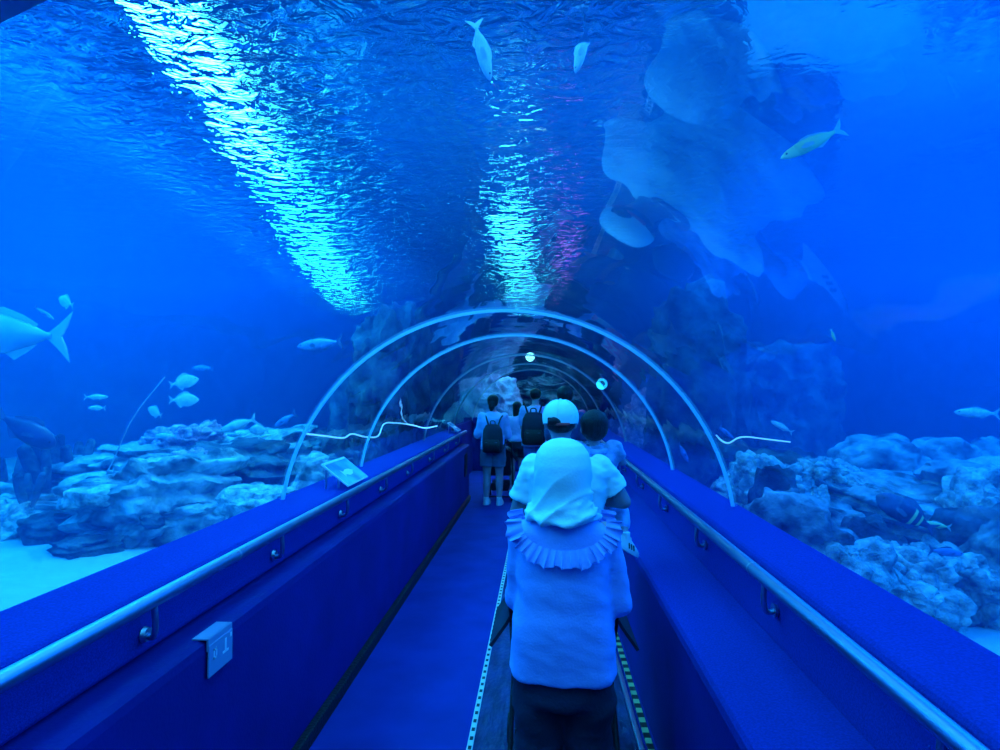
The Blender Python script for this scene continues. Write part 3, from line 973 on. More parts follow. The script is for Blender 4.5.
def fish(kind, skin, label, px, py, y, length_px, ang=0., yaw=0., roll=0., group=None, stripe=None):
    """ang: nose direction in the picture plane (degrees, 0 = right, 180 = left); yaw turns it away from the picture plane"""
    finm = M['findark'] if skin in ('fish_dark', 'fish_blue') else M['fin']
    key = (kind, skin, bool(stripe))
    if key in PROTO:
        o = copy_tree(PROTO[key])
    else:
        o = PROTO[key] = fish_proto(kind, M[skin], finm, label, stripe)
    o['label'] = label
    if group: o['group'] = group
    s = length_px / F * y / max(.3, math.cos(R(yaw)))
    o.location = at(px, py, y)
    o.scale = (s, s, s)
    left = 90 < abs(ang) <= 180
    rz = Matrix.Rotation(R((180 - yaw) if left else yaw), 4, 'Z')
    a = ang if not left else (180 - ang if ang > 0 else -180 - ang)
    ry = Matrix.Rotation(-R(a), 4, 'Y')
    o.rotation_euler = (rz @ ry @ Matrix.Rotation(R(roll), 4, 'X')).to_euler()
    return o


G1 = 'fish over the left reef'
G2 = 'fish over the right reef'
fish('tuna', 'fish_pale', 'largest pale fish with forked tail, cut off by the left edge', 2, 334, 3.6, 172, 177, 6, group=G1)
fish('slim', 'fish_blue', 'small blue fish just above the tail of the largest pale fish', 44, 313, 3.8, 24, -35, 10, group=G1)
fish('deep', 'fish_silver', 'blurred pale fish above the small blue fish at left', 66, 302, 4.4, 26, 160, 20, group=G1)
fish('slim', 'fish_silver', 'upper of two small bright fish swimming together at left', 96, 397, 4.6, 24, 0, 10, group=G1)
fish('slim', 'fish_silver', 'lower of two small bright fish swimming together at left', 97, 408, 4.5, 23, 180, 10, group=G1)
fish('big', 'fish_dark', 'large dark hump-headed fish over the finger corals at far left', 26, 430, 3.6, 58, -35, 25, group=G1)
fish('deep', 'fish_silver', 'pale diamond-shaped fish, upper of the pair over the left reef', 184, 382, 5.2, 30, 12, 10, group=G1)
fish('deep', 'fish_silver', 'pale diamond-shaped fish, lower of the pair over the left reef', 184, 400, 5.0, 30, 0, 10, group=G1)
fish('slim', 'fish_blue', 'faint hazy fish above the pale diamond pair', 203, 368, 7.0, 26, 180, 10, group=G1)
fish('deep', 'fish_silver', 'small fish with a bright back left of the pale diamond pair', 155, 412, 5.1, 22, 160, 20, group=G1)
fish('slim', 'fish_silver', 'largest silver fish over the layered ridge, nose down to the left', 238, 425, 5.4, 44, -162, 5, group=G1)
fish('deep', 'fish_silver', 'round fish right below the tail of the largest silver fish', 259, 430, 5.5, 24, 180, 10, group=G1)
fish('slim', 'fish_yellow', 'tiny bright fish under the round fish by the ridge', 265, 436, 5.3, 14, 10, 10, group=G1)
fish('slim', 'fish_silver', 'small fish close over the dark block of rock', 234, 435, 5.5, 18, 180, 20, group=G1)
fish('slim', 'fish_silver', 'fish resting against the pink coral crust', 166, 436, 5.4, 28, 180, 10, group=G1)
fish('slim', 'fish_blue', 'hazy fish rising to the right near the nearest arch band', 285, 420, 6.8, 30, -150, 10, group=G1)
fish('slim', 'fish_blue', 'long blurred fish below the end of the cyan glitter', 320, 344, 6.0, 52, -175, 10, group=G1)
fish('slim', 'fish_yellow', 'tiny bright fish among the finger corals', 60, 492, 4.7, 12, 30, 20, group=G1)
fish('slim', 'fish_silver', 'small pale fish lying over the round flat stone', 107, 476, 5.0, 18, 5, 10, group=G1)
fish('slim', 'fish_pale', 'left one of two fish hanging nose down high overhead', 482, 50, 2.6, 62, -75, 15)
fish('slim', 'fish_pale', 'right one of two fish hanging nose down high overhead', 582, 48, 2.9, 50, -105, 15)
fish('slim', 'fish_yellow', 'bright glinting fish high on the right, nose down to the left', 812, 143, 3.2, 62, -156, 10, group=G2)
fish('slim', 'fish_yellow', 'tiny bright fish hanging below the reflections high on the right', 833, 335, 4.0, 13, -70, 10, group=G2)
fish('slim', 'fish_silver', 'silver fish with lowered tail right of the nearest arch band', 782, 427, 4.4, 23, 150, 10, group=G2)
fish('slim', 'fish_silver', 'bright slender fish swimming left high at the right edge', 977, 413, 4.2, 40, 178, 5, group=G2)
fish('slim', 'fish_blue', 'small bluish fish beside the wavy reflected light line at right', 728, 434, 4.6, 20, 140, 10, group=G2)
fish('big', 'fish_dark', 'large dark fish with pale bands over the right reef', 906, 513, 3.6, 56, 148, 15, group=G2, stripe=[(-.08, -.13), (-.2, -.24)])
fish('slim', 'fish_yellow', 'small bright fish just behind the large banded fish', 936, 525, 3.7, 26, 172, 10, group=G2)
fish('slim', 'fish_yellow', 'small bright fish low over the right ledge', 812, 535, 3.5, 22, -15, 10, group=G2)
fish('slim', 'fish_blue', 'long fish lying low between the banded fish and the cobbled slope', 946, 552, 3.3, 36, -8, 10, group=G2)
fish('slim', 'fish_silver', 'tiny fish at the middle of the right reef beside the oval stone', 796, 500, 3.7, 12, 60, 30, group=G2)
fish('slim', 'fish_blue', 'hazy fish beyond the second arch band at right', 683, 452, 6.0, 22, -60, 20, group=G2)
#@@PART3

# ------------------------------------------------------------------ people
class Fig:
    """a standing body facing +Y in its own metres; joints can be overridden before build()"""
    def __init__(s, h, w=1.0, child=False):
        s.h = h; s.w = w; s.child = child; s.arm = 1.0; s.leg = 1.0
        k = h
        hz = .90 if child else .932
        s.J = dict(head=Vector((0, .012 * k, hz * k)), neck=Vector((0, -.008 * k, (.80 if child else .855) * k)),
                   chest=Vector((0, 0, (.68 if child else .74) * k)), waist=Vector((0, .004 * k, (.56 if child else .62) * k)), pelvis=Vector((0, 0, (.46 if child else .525) * k)))
        for n, sg in (('l', -1), ('r', 1)):
            s.J['sho' + n] = Vector((sg * .100 * w * k, -.004 * k, (.755 if child else .80) * k))
            s.J['elb' + n] = Vector((sg * .145 * w * k, -.02 * k, .63 * k))
            s.J['wri' + n] = Vector((sg * .15 * w * k, .04 * k, .49 * k))
            s.J['hip' + n] = Vector((sg * .052 * k, 0, (.45 if child else .51) * k))
            s.J['kne' + n] = Vector((sg * .058 * k, .012 * k, .28 * k))
            s.J['ank' + n] = Vector((sg * .06 * k, -.01 * k, .05 * k))
        s.hr = h * (.082 if child else .0475)     # half head width
        s.turn = 0.

    def hand(s, bm, wri, elb, side, curl=.5):
        k = s.h
        d = (wri - elb).normalized()
        side_v = Vector((side, 0, 0)) - d * d.x * side
        side_v.normalize()
        nrm = d.cross(side_v).normalized()
        q = Matrix((side_v, nrm, d)).transposed()
        c = wri + d * .028 * k
        ell(bm, c, (.024 * k, .012 * k, .032 * k), q.to_quaternion(), 2)
        for i, L in enumerate((.040, .046, .043, .033)):
            o = (i - 1.5) * .0115 * k
            a = wri + d * .052 * k + side_v * o
            n2 = nrm * (-.35 * curl * L * k)
            b = a + d * L * .5 * k + n2
            c2 = b + d * L * .42 * k + n2 * 2.4
            limb(bm, [a, b, c2], [.0052 * k, .0050 * k, .0042 * k], 8)
        a = wri + d * .018 * k - side_v * .020 * k
        limb(bm, [a, a + d * .022 * k - side_v * .018 * k, a + d * .040 * k - side_v * .020 * k + nrm * -.012 * k], [.0068 * k, .006 * k, .005 * k], 8)

    def build(s, root, skin, voxel=.009, feet=True):
        k = s.h; J = s.J; w = s.w
        bm = bmesh.new()
        P = J['pelvis']; C = J['chest']; N = J['neck']; H = J['head']; W = J['waist']
        rr = [(P.x, P.y, P.z - .05 * k, .085 * k * w, .06 * k), (P.x, P.y, P.z + .01 * k, .098 * k * w, .068 * k), (W.x, W.y, W.z, .078 * k * w, .056 * k),
              (C.x, C.y, C.z, .095 * k * w, .066 * k), (C.x, C.y, C.z + .05 * k, .105 * k * w, .062 * k), (N.x, N.y, N.z - .035 * k, .07 * k * w, .045 * k), (N.x, N.y, N.z - .01 * k, .036 * k, .036 * k)]
        rings(bm, rr, 24)
        hr = s.hr
        limb(bm, [N - Vector((0, 0, .03 * k)), H - Vector((0, .01 * k, hr * .9))], [.034 * k, .03 * k])
        # head: cranium, face, jaw, nose, ears, brow
        rot = Euler((0, 0, s.turn))
        def hp(x, y, z): return H + rot.to_matrix() @ Vector((x * hr, y * hr, z * hr))
        ell(bm, hp(0, -.18, .22), (hr * .99, hr * 1.18, hr * 1.05), rot)
        ell(bm, hp(0, .22, -.35), (hr * .82, hr * .88, hr * .95), rot)
        ell(bm, hp(0, .55, -1.0), (hr * .42, hr * .42, hr * .32), rot, 2)
        limb(bm, [hp(0, 1.05, -.02), hp(0, 1.28, -.38)], [hr * .13, hr * .2])
        for sg in (-1, 1):
            ell(bm, hp(sg * .98, -.1, -.18), (hr * .13, hr * .26, hr * .36), rot, 2)
            ell(bm, hp(sg * .4, .96, .1), (hr * .32, hr * .12, hr * .1), rot, 2)
        for n, sg in (('l', -1), ('r', 1)):
            limb(bm, [J['sho' + n], (J['sho' + n] * .5 + J['elb' + n] * .5), J['elb' + n], J['elb' + n] * .55 + J['wri' + n] * .45, J['wri' + n]],
                 [q * k * s.arm for q in (.034, .029, .0225, .023, .016)])
            s.hand(bm, J['wri' + n], J['elb' + n], sg)
            limb(bm, [J['hip' + n], J['hip' + n] * .5 + J['kne' + n] * .5, J['kne' + n], J['kne' + n] * .6 + J['ank' + n] * .4, J['ank' + n]],
                 [q * k * s.leg for q in (.057, .049, .036, .037, .022)])
            if feet:
                A = J['ank' + n]
                ell(bm, A + Vector((0, .035 * k, -.026 * k)), (.026 * k, .07 * k, .022 * k), None, 2)
        me = remesh(bm, voxel, 5)
        b = link('body', me, skin, root)
        for sg in (-1, 1):
            bm = bmesh.new(); ell(bm, hp(sg * .38, .98, -.05), (hr * .15, hr * .1, hr * .1), rot, 2); obj('eye', bm, M['eye'], root)
        bm = bmesh.new(); ell(bm, hp(0, 1.04, -.72), (hr * .3, hr * .1, hr * .09), rot, 2); obj('lips', bm, M['lips'], root)
        s.hp = hp; s.rot = rot
        return b

    def hair(s, root, m, tail=None, voxel=.008, longer=None, crop=False, under_cap=False):
        hr = s.hr; hp = s.hp
        bm = bmesh.new()
        if under_cap: ell(bm, hp(0, -.62, -.12), (hr * .96, hr * .72, hr * .62), s.rot)
        else: ell(bm, hp(0, -.34, .40), (hr * 1.10, hr * 1.14, hr * 1.05), s.rot)
        if under_cap: pass
        elif not crop: ell(bm, hp(0, -.55, -.1), (hr * 1.04, hr * .88, hr * .95), s.rot)
        else: ell(bm, hp(0, -.55, .0), (hr * 1.0, hr * .84, hr * .8), s.rot)
        if tail:
            limb(bm, [hp(*p) for p, r_ in tail], [r_ * hr for p, r_ in tail])
        if longer:
            rings(bm, [tuple(hp(0, y_, z_)) + (rx * hr, ry * hr) for y_, z_, rx, ry in longer], 20)
        me = remesh(bm, voxel, 4)
        displace(me, lambda p, n: .03 * hr * noise.noise(Vector((p.x * 60, p.y * 60, p.z * 8))))
        return link('hair', me, m, root)


def garment(name, root, m, parts, voxel=.01, smooth=5, fold=None):
    bm = bmesh.new()
    for p in parts:
        if p[0] == 'r': rings(bm, p[1], 28, p[2] if len(p) > 2 else 2.3)
        elif p[0] == 'l': limb(bm, p[1], p[2], 16)
        elif p[0] == 'c': tube(bm, p[1], p[2], 18)
        elif p[0] == 'e': ell(bm, p[1], p[2])
    me = remesh(bm, voxel, smooth)
    if fold: displace(me, fold)
    return link(name, me, m, root)


def shoe(root, A, k, m, name='shoe', rz=0., pitch=0., stripes=False, sole=None):
    """a low trainer: upper, sole, laces"""
    mt = Matrix.Translation(A) @ Matrix.Rotation(rz, 4, 'Z') @ Matrix.Rotation(pitch, 4, 'X')
    bm = bmesh.new()
    rings(bm, [(0, .035 * k, -.046 * k, .029 * k, .078 * k), (0, .035 * k, -.03 * k, .030 * k, .078 * k), (0, .022 * k, -.012 * k, .027 * k, .06 * k), (0, .0, .008 * k, .024 * k, .036 * k), (0, -.004 * k, .02 * k, .023 * k, .032 * k)], 20, 2.2)
    for v in bm.verts: v.co = mt @ v.co
    up = obj(name, bm, m, root)
    bm = bmesh.new()
    rings(bm, [(0, .035 * k, -.053 * k, .031 * k, .082 * k), (0, .035 * k, -.038 * k, .032 * k, .083 * k)], 20, 2.3)
    for v in bm.verts: v.co = mt @ v.co
    obj('sole', bm, sole or M['white'], up)
    if stripes:
        for i in range(3):
            for sg in (-1, 1):
                bm = bmesh.new()
                tube(bm, [mt @ Vector((sg * .0295 * k, (.025 + .016 * i) * k, -.034 * k)), mt @ Vector((sg * .0265 * k, (.012 + .016 * i) * k, -.010 * k))], .0042 * k, 6)
                obj('stripe', bm, M['stripe'], up)
    return up


def shirt_parts(J, k, w, hem, sleeve, loose=1.12, hemw=1.0, rs=None):
    """torso rings and sleeves round a Fig's joints; sleeve 0..2 = shoulder, elbow, wrist"""
    P, W, C, N = J['pelvis'], J['waist'], J['chest'], J['neck']
    rr = [(P.x, P.y, hem, .108 * k * w * hemw * loose, .078 * k * hemw * loose), (P.x, P.y, (hem + W.z) / 2, .104 * k * w * loose, .074 * k * loose), (W.x, W.y, W.z, .094 * k * w * loose, .068 * k * loose),
          (C.x, C.y, C.z, .104 * k * w * loose, .073 * k * loose), (C.x, C.y, C.z + .045 * k, .112 * k * w * loose, .069 * k * loose), (N.x, N.y, N.z - .036 * k, .085 * k * w, .052 * k), (N.x, N.y, N.z - .012 * k, .042 * k, .042 * k)]
    out = [('r', rr, 2.3)]
    rs = rs or (.040, .037, .034, .03)
    for n in 'lr':
        S, E, Wr = J['sho' + n], J['elb' + n], J['wri' + n]
        if sleeve <= 1:
            e = S.lerp(E, sleeve)
            out.append(('c', [S + (S - E).normalized() * .01, S.lerp(e, .5), e], [rs[0] * k, rs[0] * k, rs[1] * k]))
            out.append(('e', S, (rs[0] * k * 1.02,) * 3))
        else:
            e = E.lerp(Wr, sleeve - 1)
            out.append(('l', [S, S.lerp(E, .5), E], [rs[0] * k, rs[1] * k, rs[1] * k]))
            out.append(('c', [E, e], [rs[1] * k, rs[3] * k]))
    return out


def trouser_parts(J, k, w, top, end=1.9, flare=1.0):
    P = J['pelvis']
    out = [('r', [(P.x, P.y, P.z - .06 * k, .102 * k * w, .078 * k), (P.x, P.y, P.z + .01 * k, .106 * k * w, .078 * k), (P.x, P.y, top, .09 * k * w, .068 * k)], 2.3)]
    for n in 'lr':
        H, K_, A = J['hip' + n], J['kne' + n], J['ank' + n]
        if end <= 1:
            e = H.lerp(K_, end)
            out.append(('c', [H + Vector((0, 0, .02 * k)), e], [.064 * k, .058 * k * flare]))
        else:
            e = K_.lerp(A, end - 1)
            out.append(('c', [H + Vector((0, 0, .02 * k)), H.lerp(K_, .5), K_, e], [.064 * k, .057 * k, .047 * k * flare, .040 * k * flare]))
    return out


def V(*a): return Vector(a)


# --- woman in the pale headscarf, nearest
k = 1.50
woman = empty('person', (.066, 1.86, 0), 0, 'person in a pale headscarf and ruffled blue blouse, nearest on the walkway', 'person')
f = Fig(k, .80); f.arm = .78; f.leg = .74
f.J['elbl'] = V(-.138, .05, .99); f.J['wril'] = V(-.12, .27, .985)
f.J['elbr'] = V(.168, .01, .99); f.J['wrir'] = V(.14, .26, .985)
f.J['pelvis'].z = .80; f.J['hipl'].x = -.071; f.J['hipr'].x = .071; f.J['knel'].x = -.078; f.J['kner'].x = .078
f.J['shol'] = V(-.125, .0, 1.215); f.J['shor'] = V(.132, 0, 1.215)
f.build(woman, M['skin'], .008)
J = f.J
tr = trouser_parts(J, k * .88, .98, .88, 1.95, 1.2)
garment('trousers', woman, M['black_cloth'], tr, .009, 5, folds(.012, 7, 7, 12, 3))
bl = [('r', [(.0, .005, .795, .163, .125), (.0, .005, .81, .164, .127), (0, .0, .88, .160, .126), (0, -.005, .98, .148, .120), (0, -.008, 1.08, .142, .114), (0, -.005, 1.17, .145, .104), (0, -.006, 1.225, .135, .09), (0, -.01, 1.258, .10, .07), (0, -.01, 1.29, .05, .05)], 2.3)]
for n, sg in (('l', -1), ('r', 1)):
    S, E, Wr = J['sho' + n], J['elb' + n], J['wri' + n]
    bl.append(('l', [S + V(0, 0, -.01), S.lerp(E, .5), E + V(0, 0, .02)], [.045, .045, .045]))
    bl.append(('c', [E + V(0, 0, .02), E.lerp(Wr, .45) + V(0, 0, -.012), E.lerp(Wr, .8)], [.047, .046, .04]))


def blouse_fold(p, n):
    a = math.atan2(p.y, p.x)
    t = min(1, max(0, (1.12 - p.z) / .35))
    v = .0035 * t * math.sin(a * 7 + 3.0 * noise.noise(V(p.x * 3, p.y * 3, p.z * 2))) + .007 * noise.fractal(V(p.x * 6 + p.z * 5, p.y * 6, p.z * 9), 1, 2, 3)
    return v


blo = garment('blouse', woman, M['blouse'], bl, .008, 6, blouse_fold)
# ruffle: a pleated ribbon hung in a U from shoulder to shoulder across the back (and a shallow one in front)
def ruffle(parent, back, depth, seed):
    bm = bmesh.new()
    nt, nr = 380, 7
    G = []
    for i in range(nt + 1):
        t = i / nt
        a = -1 + 2 * t
        # seam on the blouse: angle round the torso and height
        x = .124 * math.sin(a * PI / 2)
        z = 1.275 - depth * math.cos(a * PI / 2) ** .75 if abs(a) < 1 else 1.275
        row = []
        for j in range(nr + 1):
            u = j / nr
            wdt = .046 + .004 * math.sin(t * 23)
            # outward direction: away from the centre of the U, in the cloth's plane
            od = V(math.sin(a * PI / 2) * 1.0, 0, -math.cos(a * PI / 2) - .12).normalized()
            q = V(x, 0, z) + od * (wdt * u)
            rx, ry = np.interp(q.z, [1.0, 1.1, 1.17, 1.23, 1.27, 1.3], [.146, .143, .146, .14, .13, .11]), np.interp(q.z, [1.0, 1.1, 1.17, 1.23, 1.27, 1.3], [.121, .115, .107, .095, .08, .06])
            xx = min(.995, abs(q.x) / (rx + .05))
            yb = ry * (1 - xx ** 2.3) ** (1 / 2.3)
            ph = t * 120 + 2.2 * noise.noise(V(t * 14, seed, 0)) + .8 * noise.noise(V(t * 40, seed, 5))
            pl = (.0015 + .008 * u ** 1.1) * math.sin(ph) * (.75 + .5 * noise.noise(V(t * 20, 2, seed)))
            y = back * (yb + .014 + .016 * u + pl)
            q = V(q.x + .004 * u * math.cos(ph), y - .006, q.z + .004 * u * math.sin(ph * .5))
            row.append(bm.verts.new(q))
        G.append(row)
    for A, B in zip(G, G[1:]):
        for j in range(nr): bm.faces.new((A[j], A[j + 1], B[j + 1], B[j]))
    bmesh.ops.recalc_face_normals(bm, faces=bm.faces[:])
    bmesh.ops.solidify(bm, geom=bm.faces[:], thickness=.002)
    return obj('ruffle', bm, M['blouse'], parent)


ruffle(blo, -1, .082, 1)
ruffle(blo, 1, .075, 4)

# headscarf
bm = bmesh.new()
hx, hy = J['head'].x, J['head'].y
sc = [(hx, hy - .01, 1.505, .012, .012), (hx, hy - .01, 1.500, .036, .042), (hx, hy - .012, 1.486, .062, .076), (hx, hy - .014, 1.46, .080, .098), (hx, hy - .016, 1.425, .088, .110), (hx, hy - .018, 1.39, .0885, .112), (hx, hy - .02, 1.36, .087, .108),
      (hx - .002, hy - .024, 1.33, .088, .104), (hx - .004, hy - .024, 1.30, .094, .102), (hx - .004, hy - .022, 1.285, .104, .104), (hx - .004, hy - .022, 1.273, .114, .107), (hx - .004, hy - .022, 1.264, .120, .109)]
rings(bm, sc[::-1], 128, 2.1)
limb(bm, [V(-.115, -.02, 1.285), V(-.075, -.10, 1.276), V(-.005, -.126, 1.268), V(.06, -.11, 1.28), V(.10, -.04, 1.302)], [.010, .012, .013, .011, .008])
limb(bm, [V(-.105, .0, 1.30), V(-.05, -.105, 1.288), V(.03, -.12, 1.294), V(.09, -.06, 1.32)], [.008, .011, .011, .007])
limb(bm, [V(-.02, -.118, 1.305), V(.04, -.11, 1.318), V(.085, -.05, 1.345)], [.006, .009, .006])
limb(bm, [V(-.09, .05, 1.27), V(0, .12, 1.23), V(.09, .05, 1.27)], [.025, .035, .025])
me = remesh(bm, .005, 14)


def scarf_fold(p, n):
    t = min(1, max(0, (1.43 - p.z) / .13))
    d = p.z * .75 - p.x * .6 + .5 * p.y      # folds run down from right to left
    w_ = d * 95 + 5 * noise.noise(V(p.x * 4 + 2, p.y * 4, p.z * 4))
    v = .011 * t * ((1 - abs(math.sin(w_ * .5))) ** 1.5 - .4)
    v += .004 * t * noise.fractal(V(p.x * 9, p.y * 9, p.z * 14), 1, 2, 2)
    # open the face
    if p.y > .075 and p.z > 1.32: v -= .02
    return v


displace(me, scarf_fold)
link('headscarf', me, M['hijab'], woman)
for n in 'lr': shoe(woman, J['ank' + n], k, M['black'], sole=M['black'])

# --- stroller in front of the woman, canopy wings showing at both sides
def stroller(loc, label, k=1.0, wings=True):
    o = empty('stroller', loc, 0, label, 'stroller')
    for sg in (-1, 1):
        bm = bmesh.new(); tube(bm, spline([(sg * .20 * k, -.32 * k, .98 * k), (sg * .20 * k, -.22 * k, .86 * k), (sg * .2 * k, .1 * k, .42 * k), (sg * .2 * k, .34 * k, .1 * k)], 5), .011, 10); obj('side_tube', bm, M['black'], o)
        bm = bmesh.new(); tube(bm, [(sg * .2 * k, .05 * k, .48 * k), (sg * .215 * k, -.22 * k, .09 * k)], .010, 10); obj('rear_leg', bm, M['black'], o)
        for y, z, r_ in ((-.22, .075, .075), (.35, .065, .065)):
            for dx in (-.018, .018):
                bm = bmesh.new()
                bmesh.ops.create_cone(bm, cap_ends=True, segments=24, radius1=r_ * k, radius2=r_ * k, depth=.02 * k, matrix=Matrix.Translation((sg * .215 * k + dx * k, y * k, z * k + .002)) @ Matrix.Rotation(PI / 2, 4, 'Y'))
                wl_ = obj('wheel', bm, M['black'], o)
                bm = bmesh.new()
                bmesh.ops.create_cone(bm, cap_ends=True, segments=16, radius1=r_ * .5 * k, radius2=r_ * .45 * k, depth=.024 * k, matrix=Matrix.Translation((sg * .215 * k + dx * k, y * k, z * k + .002)) @ Matrix.Rotation(PI / 2, 4, 'Y'))
                obj('hub', bm, M['grey'], wl_)
    bm = bmesh.new(); tube(bm, [(-.2 * k, -.32 * k, .98 * k), (.2 * k, -.32 * k, .98 * k)], .014, 10); obj('push_handle', bm, M['black'], o)
    bm = bmesh.new(); tube(bm, [(-.21 * k, -.22 * k, .075 * k), (.21 * k, -.22 * k, .075 * k)], .009, 8); obj('axle', bm, M['black'], o)
    bm = bmesh.new(); box(bm, (-.18 * k, -.06 * k, .40 * k), (.18 * k, .26 * k, .46 * k), .02 * k); box(bm, (-.18 * k, -.10 * k, .42 * k), (.18 * k, -.04 * k, .86 * k), .02 * k); obj('seat', bm, M['black_cloth'], o)
    # canopy: a half barrel with flared lower corners
    bm = bmesh.new()
    G = []
    for i in range(13):
        a = PI * i / 12
        row = []
        for j in range(7):
            u = j / 6
            y = -.16 + .40 * u
            fl = 1 + .0 * u
            x = math.cos(a) * .235 * fl
            z = .70 + math.sin(a) * (.17 + .05 * math.sin(u * PI))
            if i in (0, 12): x *= 1.22; z -= .04
            row.append(bm.verts.new((x * k, y * k, z * k)))
        G.append(row)
    for A, B in zip(G, G[1:]):
        for j in range(6): bm.faces.new((A[j], A[j + 1], B[j + 1], B[j]))
    bmesh.ops.recalc_face_normals(bm, faces=bm.faces[:])
    bmesh.ops.solidify(bm, geom=bm.faces[:], thickness=.012)
    obj('canopy', bm, M['black_cloth'], o)
    bm = bmesh.new(); box(bm, (-.15 * k, -.16 * k, .16 * k), (.15 * k, .22 * k, .30 * k), .03 * k); obj('basket', bm, M['black_cloth'], o)
    return o


stroller((.085, 2.50, .006), 'black stroller pushed by the person in the pale headscarf, canopy corners showing at both sides')
stroller((-.62, 9.2, 0), 'distant black stroller in front of the dark-haired person with a backpack', .9)

# --- man in white cap
k = 1.60
man = empty('person', (.125, 3.0, .006), 0, 'person in a white cap and white tee carrying the small child', 'person')
f = Fig(k, 1.08)
f.J['elbl'] = V(-.25, .02, 1.03); f.J['wril'] = V(-.12, .24, 1.05)
f.J['elbr'] = V(.285, .02, 1.095); f.J['wrir'] = V(.12, .22, 1.08)
f.J['shor'] = V(.165, 0, 1.275); f.J['shol'] = V(-.165, 0, 1.27)
f.J['head'].x = -.028; f.J['neck'].x = -.012
f.build(man, M['skin2'], .008)
J = f.J
f.hair(man, M['hair'], under_cap=True)
garment('tee_shirt', man, M['tee'], shirt_parts(J, k, 1.08, .76, .70, 1.12, 1.0, (.038, .042, .04, .034)), .009, 5, folds(.011, 8, 8, 14, 11))
garment('trousers', man, M['navy'], trouser_parts(J, k, 1.05, .9, 1.93), .011, 5, folds(.01, 8, 8, 12, 2))
for n in 'lr': shoe(man, J['ank' + n], k, M['black'])
# cap
hr = f.hr; H = f.hp(0, -.12, .45)
bm = bmesh.new()
Lr = []
for i in range(9):
    a = PI / 2 * i / 8
    Lr.append((H.x, H.y, H.z - .012 + math.sin(a) * hr * 1.16, max(.002, math.cos(a) ** .85 * hr * 1.20), max(.002, math.cos(a) ** .85 * hr * 1.38)))
rings(bm, [(H.x, H.y, H.z - .04, hr * 1.16, hr * 1.33)] + Lr, 40)
cp = obj('cap', bm, M['cap'], man)
bm = bmesh.new()
for j in range(6):
    b = PI * 2 * j / 6 + .3
    tube(bm, [V(H.x + math.cos(b) * math.cos(a) ** .85 * hr * 1.21, H.y + math.sin(b) * math.cos(a) ** .85 * hr * 1.39, H.z - .011 + math.sin(a) * hr * 1.165) for a in [PI / 2 * t / 8 for t in range(8)]], .0018, 5)
obj('seam', bm, M['cap'], cp)
bm = bmesh.new(); ell(bm, (H.x, H.y, H.z - .012 + hr * 1.16), (.008, .008, .005), sub=2); obj('button', bm, M['cap'], cp)
bm = bmesh.new()
G = []
for i in range(15):
    a = PI * i / 14
    G.append([bm.verts.new((H.x + math.cos(a) * hr * 1.15 * (1 + .0 * u), H.y + math.sin(a) * hr * 1.30 + math.sin(a) ** .7 * .085 * u, H.z - .035 - .012 * u + .008 * math.sin(a))) for u in (0, .5, 1)])
for A, B in zip(G, G[1:]):
    for j in range(2): bm.faces.new((A[j], A[j + 1], B[j + 1], B[j]))
bmesh.ops.recalc_face_normals(bm, faces=bm.faces[:]); bmesh.ops.solidify(bm, geom=bm.faces[:], thickness=.004)
obj('brim', bm, M['cap'], cp)
bm = bmesh.new(); ell(bm, (H.x - .03, H.y - hr * 1.22, H.z - .03), (.034, .016, .024), sub=3); tag(obj('opening', bm, M['hair'], cp), 'dark gap above the closing strap')
bm = bmesh.new(); tube(bm, [V(H.x + math.cos(a) * hr * 1.20, H.y + math.sin(a) * hr * 1.37, H.z - .042) for a in [PI * (1.28 + .36 * t / 10) for t in range(11)]], .007, 8); tag(obj('strap', bm, M['capred'], cp), 'red strap at the back')
bm = bmesh.new(); box(bm, (H.x - .066, H.y - hr * 1.17, H.z - .045), (H.x - .048, H.y - hr * 1.04, H.z - .01), .003); tag(obj('buckle', bm, M['black'], cp), 'dark buckle')

# --- child carried on the man's right arm
k = .86
kid = empty('person', (.285, 3.16, .775), 0, 'small dark-haired child in pale denim carried by the person in the white cap', 'person')
f = Fig(k, 1.05, True)
zo = .80
J = f.J
# seated pose: pelvis about 0.38 above the empty
def sh(v): return v - V(0, 0, .08)
for n in list(J): J[n] = sh(J[n])
J['hipl'] = V(-.05, .02, .31); J['hipr'] = V(.06, .02, .31)
J['knel'] = V(-.10, .14, .24); J['ankl'] = V(-.11, .10, .08)
J['kner'] = V(.135, .10, .23); J['ankr'] = V(.145, -.02, .115)
J['elbl'] = V(-.085, -.19, .555); J['wril'] = V(-.15, -.33, .60)
J['elbr'] = V(.145, .03, .50); J['wrir'] = V(.12, .15, .50)
J['head'] = V(-.01, .0, .685)
J['neck'] = V(-.005, -.008, .60)
f.hr = .066
f.build(kid, M['skin'], .007)
f.hair(kid, M['hair'], crop=False)
garment('denim_jacket', kid, M['denim'], shirt_parts(J, k, 1.1, .33, .6, 1.15, 1.0, (.058, .055, .05, .045)), .008, 4, folds(.010, 14, 14, 22, 6))
bm = bmesh.new()
tube(bm, [V(-.005 + math.cos(a) * .062, -.008 + math.sin(a) * .06, .575 + .012 * math.sin(a)) for a in [2 * PI * t / 24 for t in range(25)]], .016, 8, False)
obj('collar', bm, M['denim'], kid)
pt = [('r', [(0, 0, .26, .095, .08), (0, 0, .36, .09, .07)], 2.3)]
for n in 'lr': pt.append(('l', [J['hip' + n], J['kne' + n], J['kne' + n].lerp(J['ank' + n], .45)], [.058, .05, .044]))
garment('trousers', kid, M['denim'], pt, .008, 4)
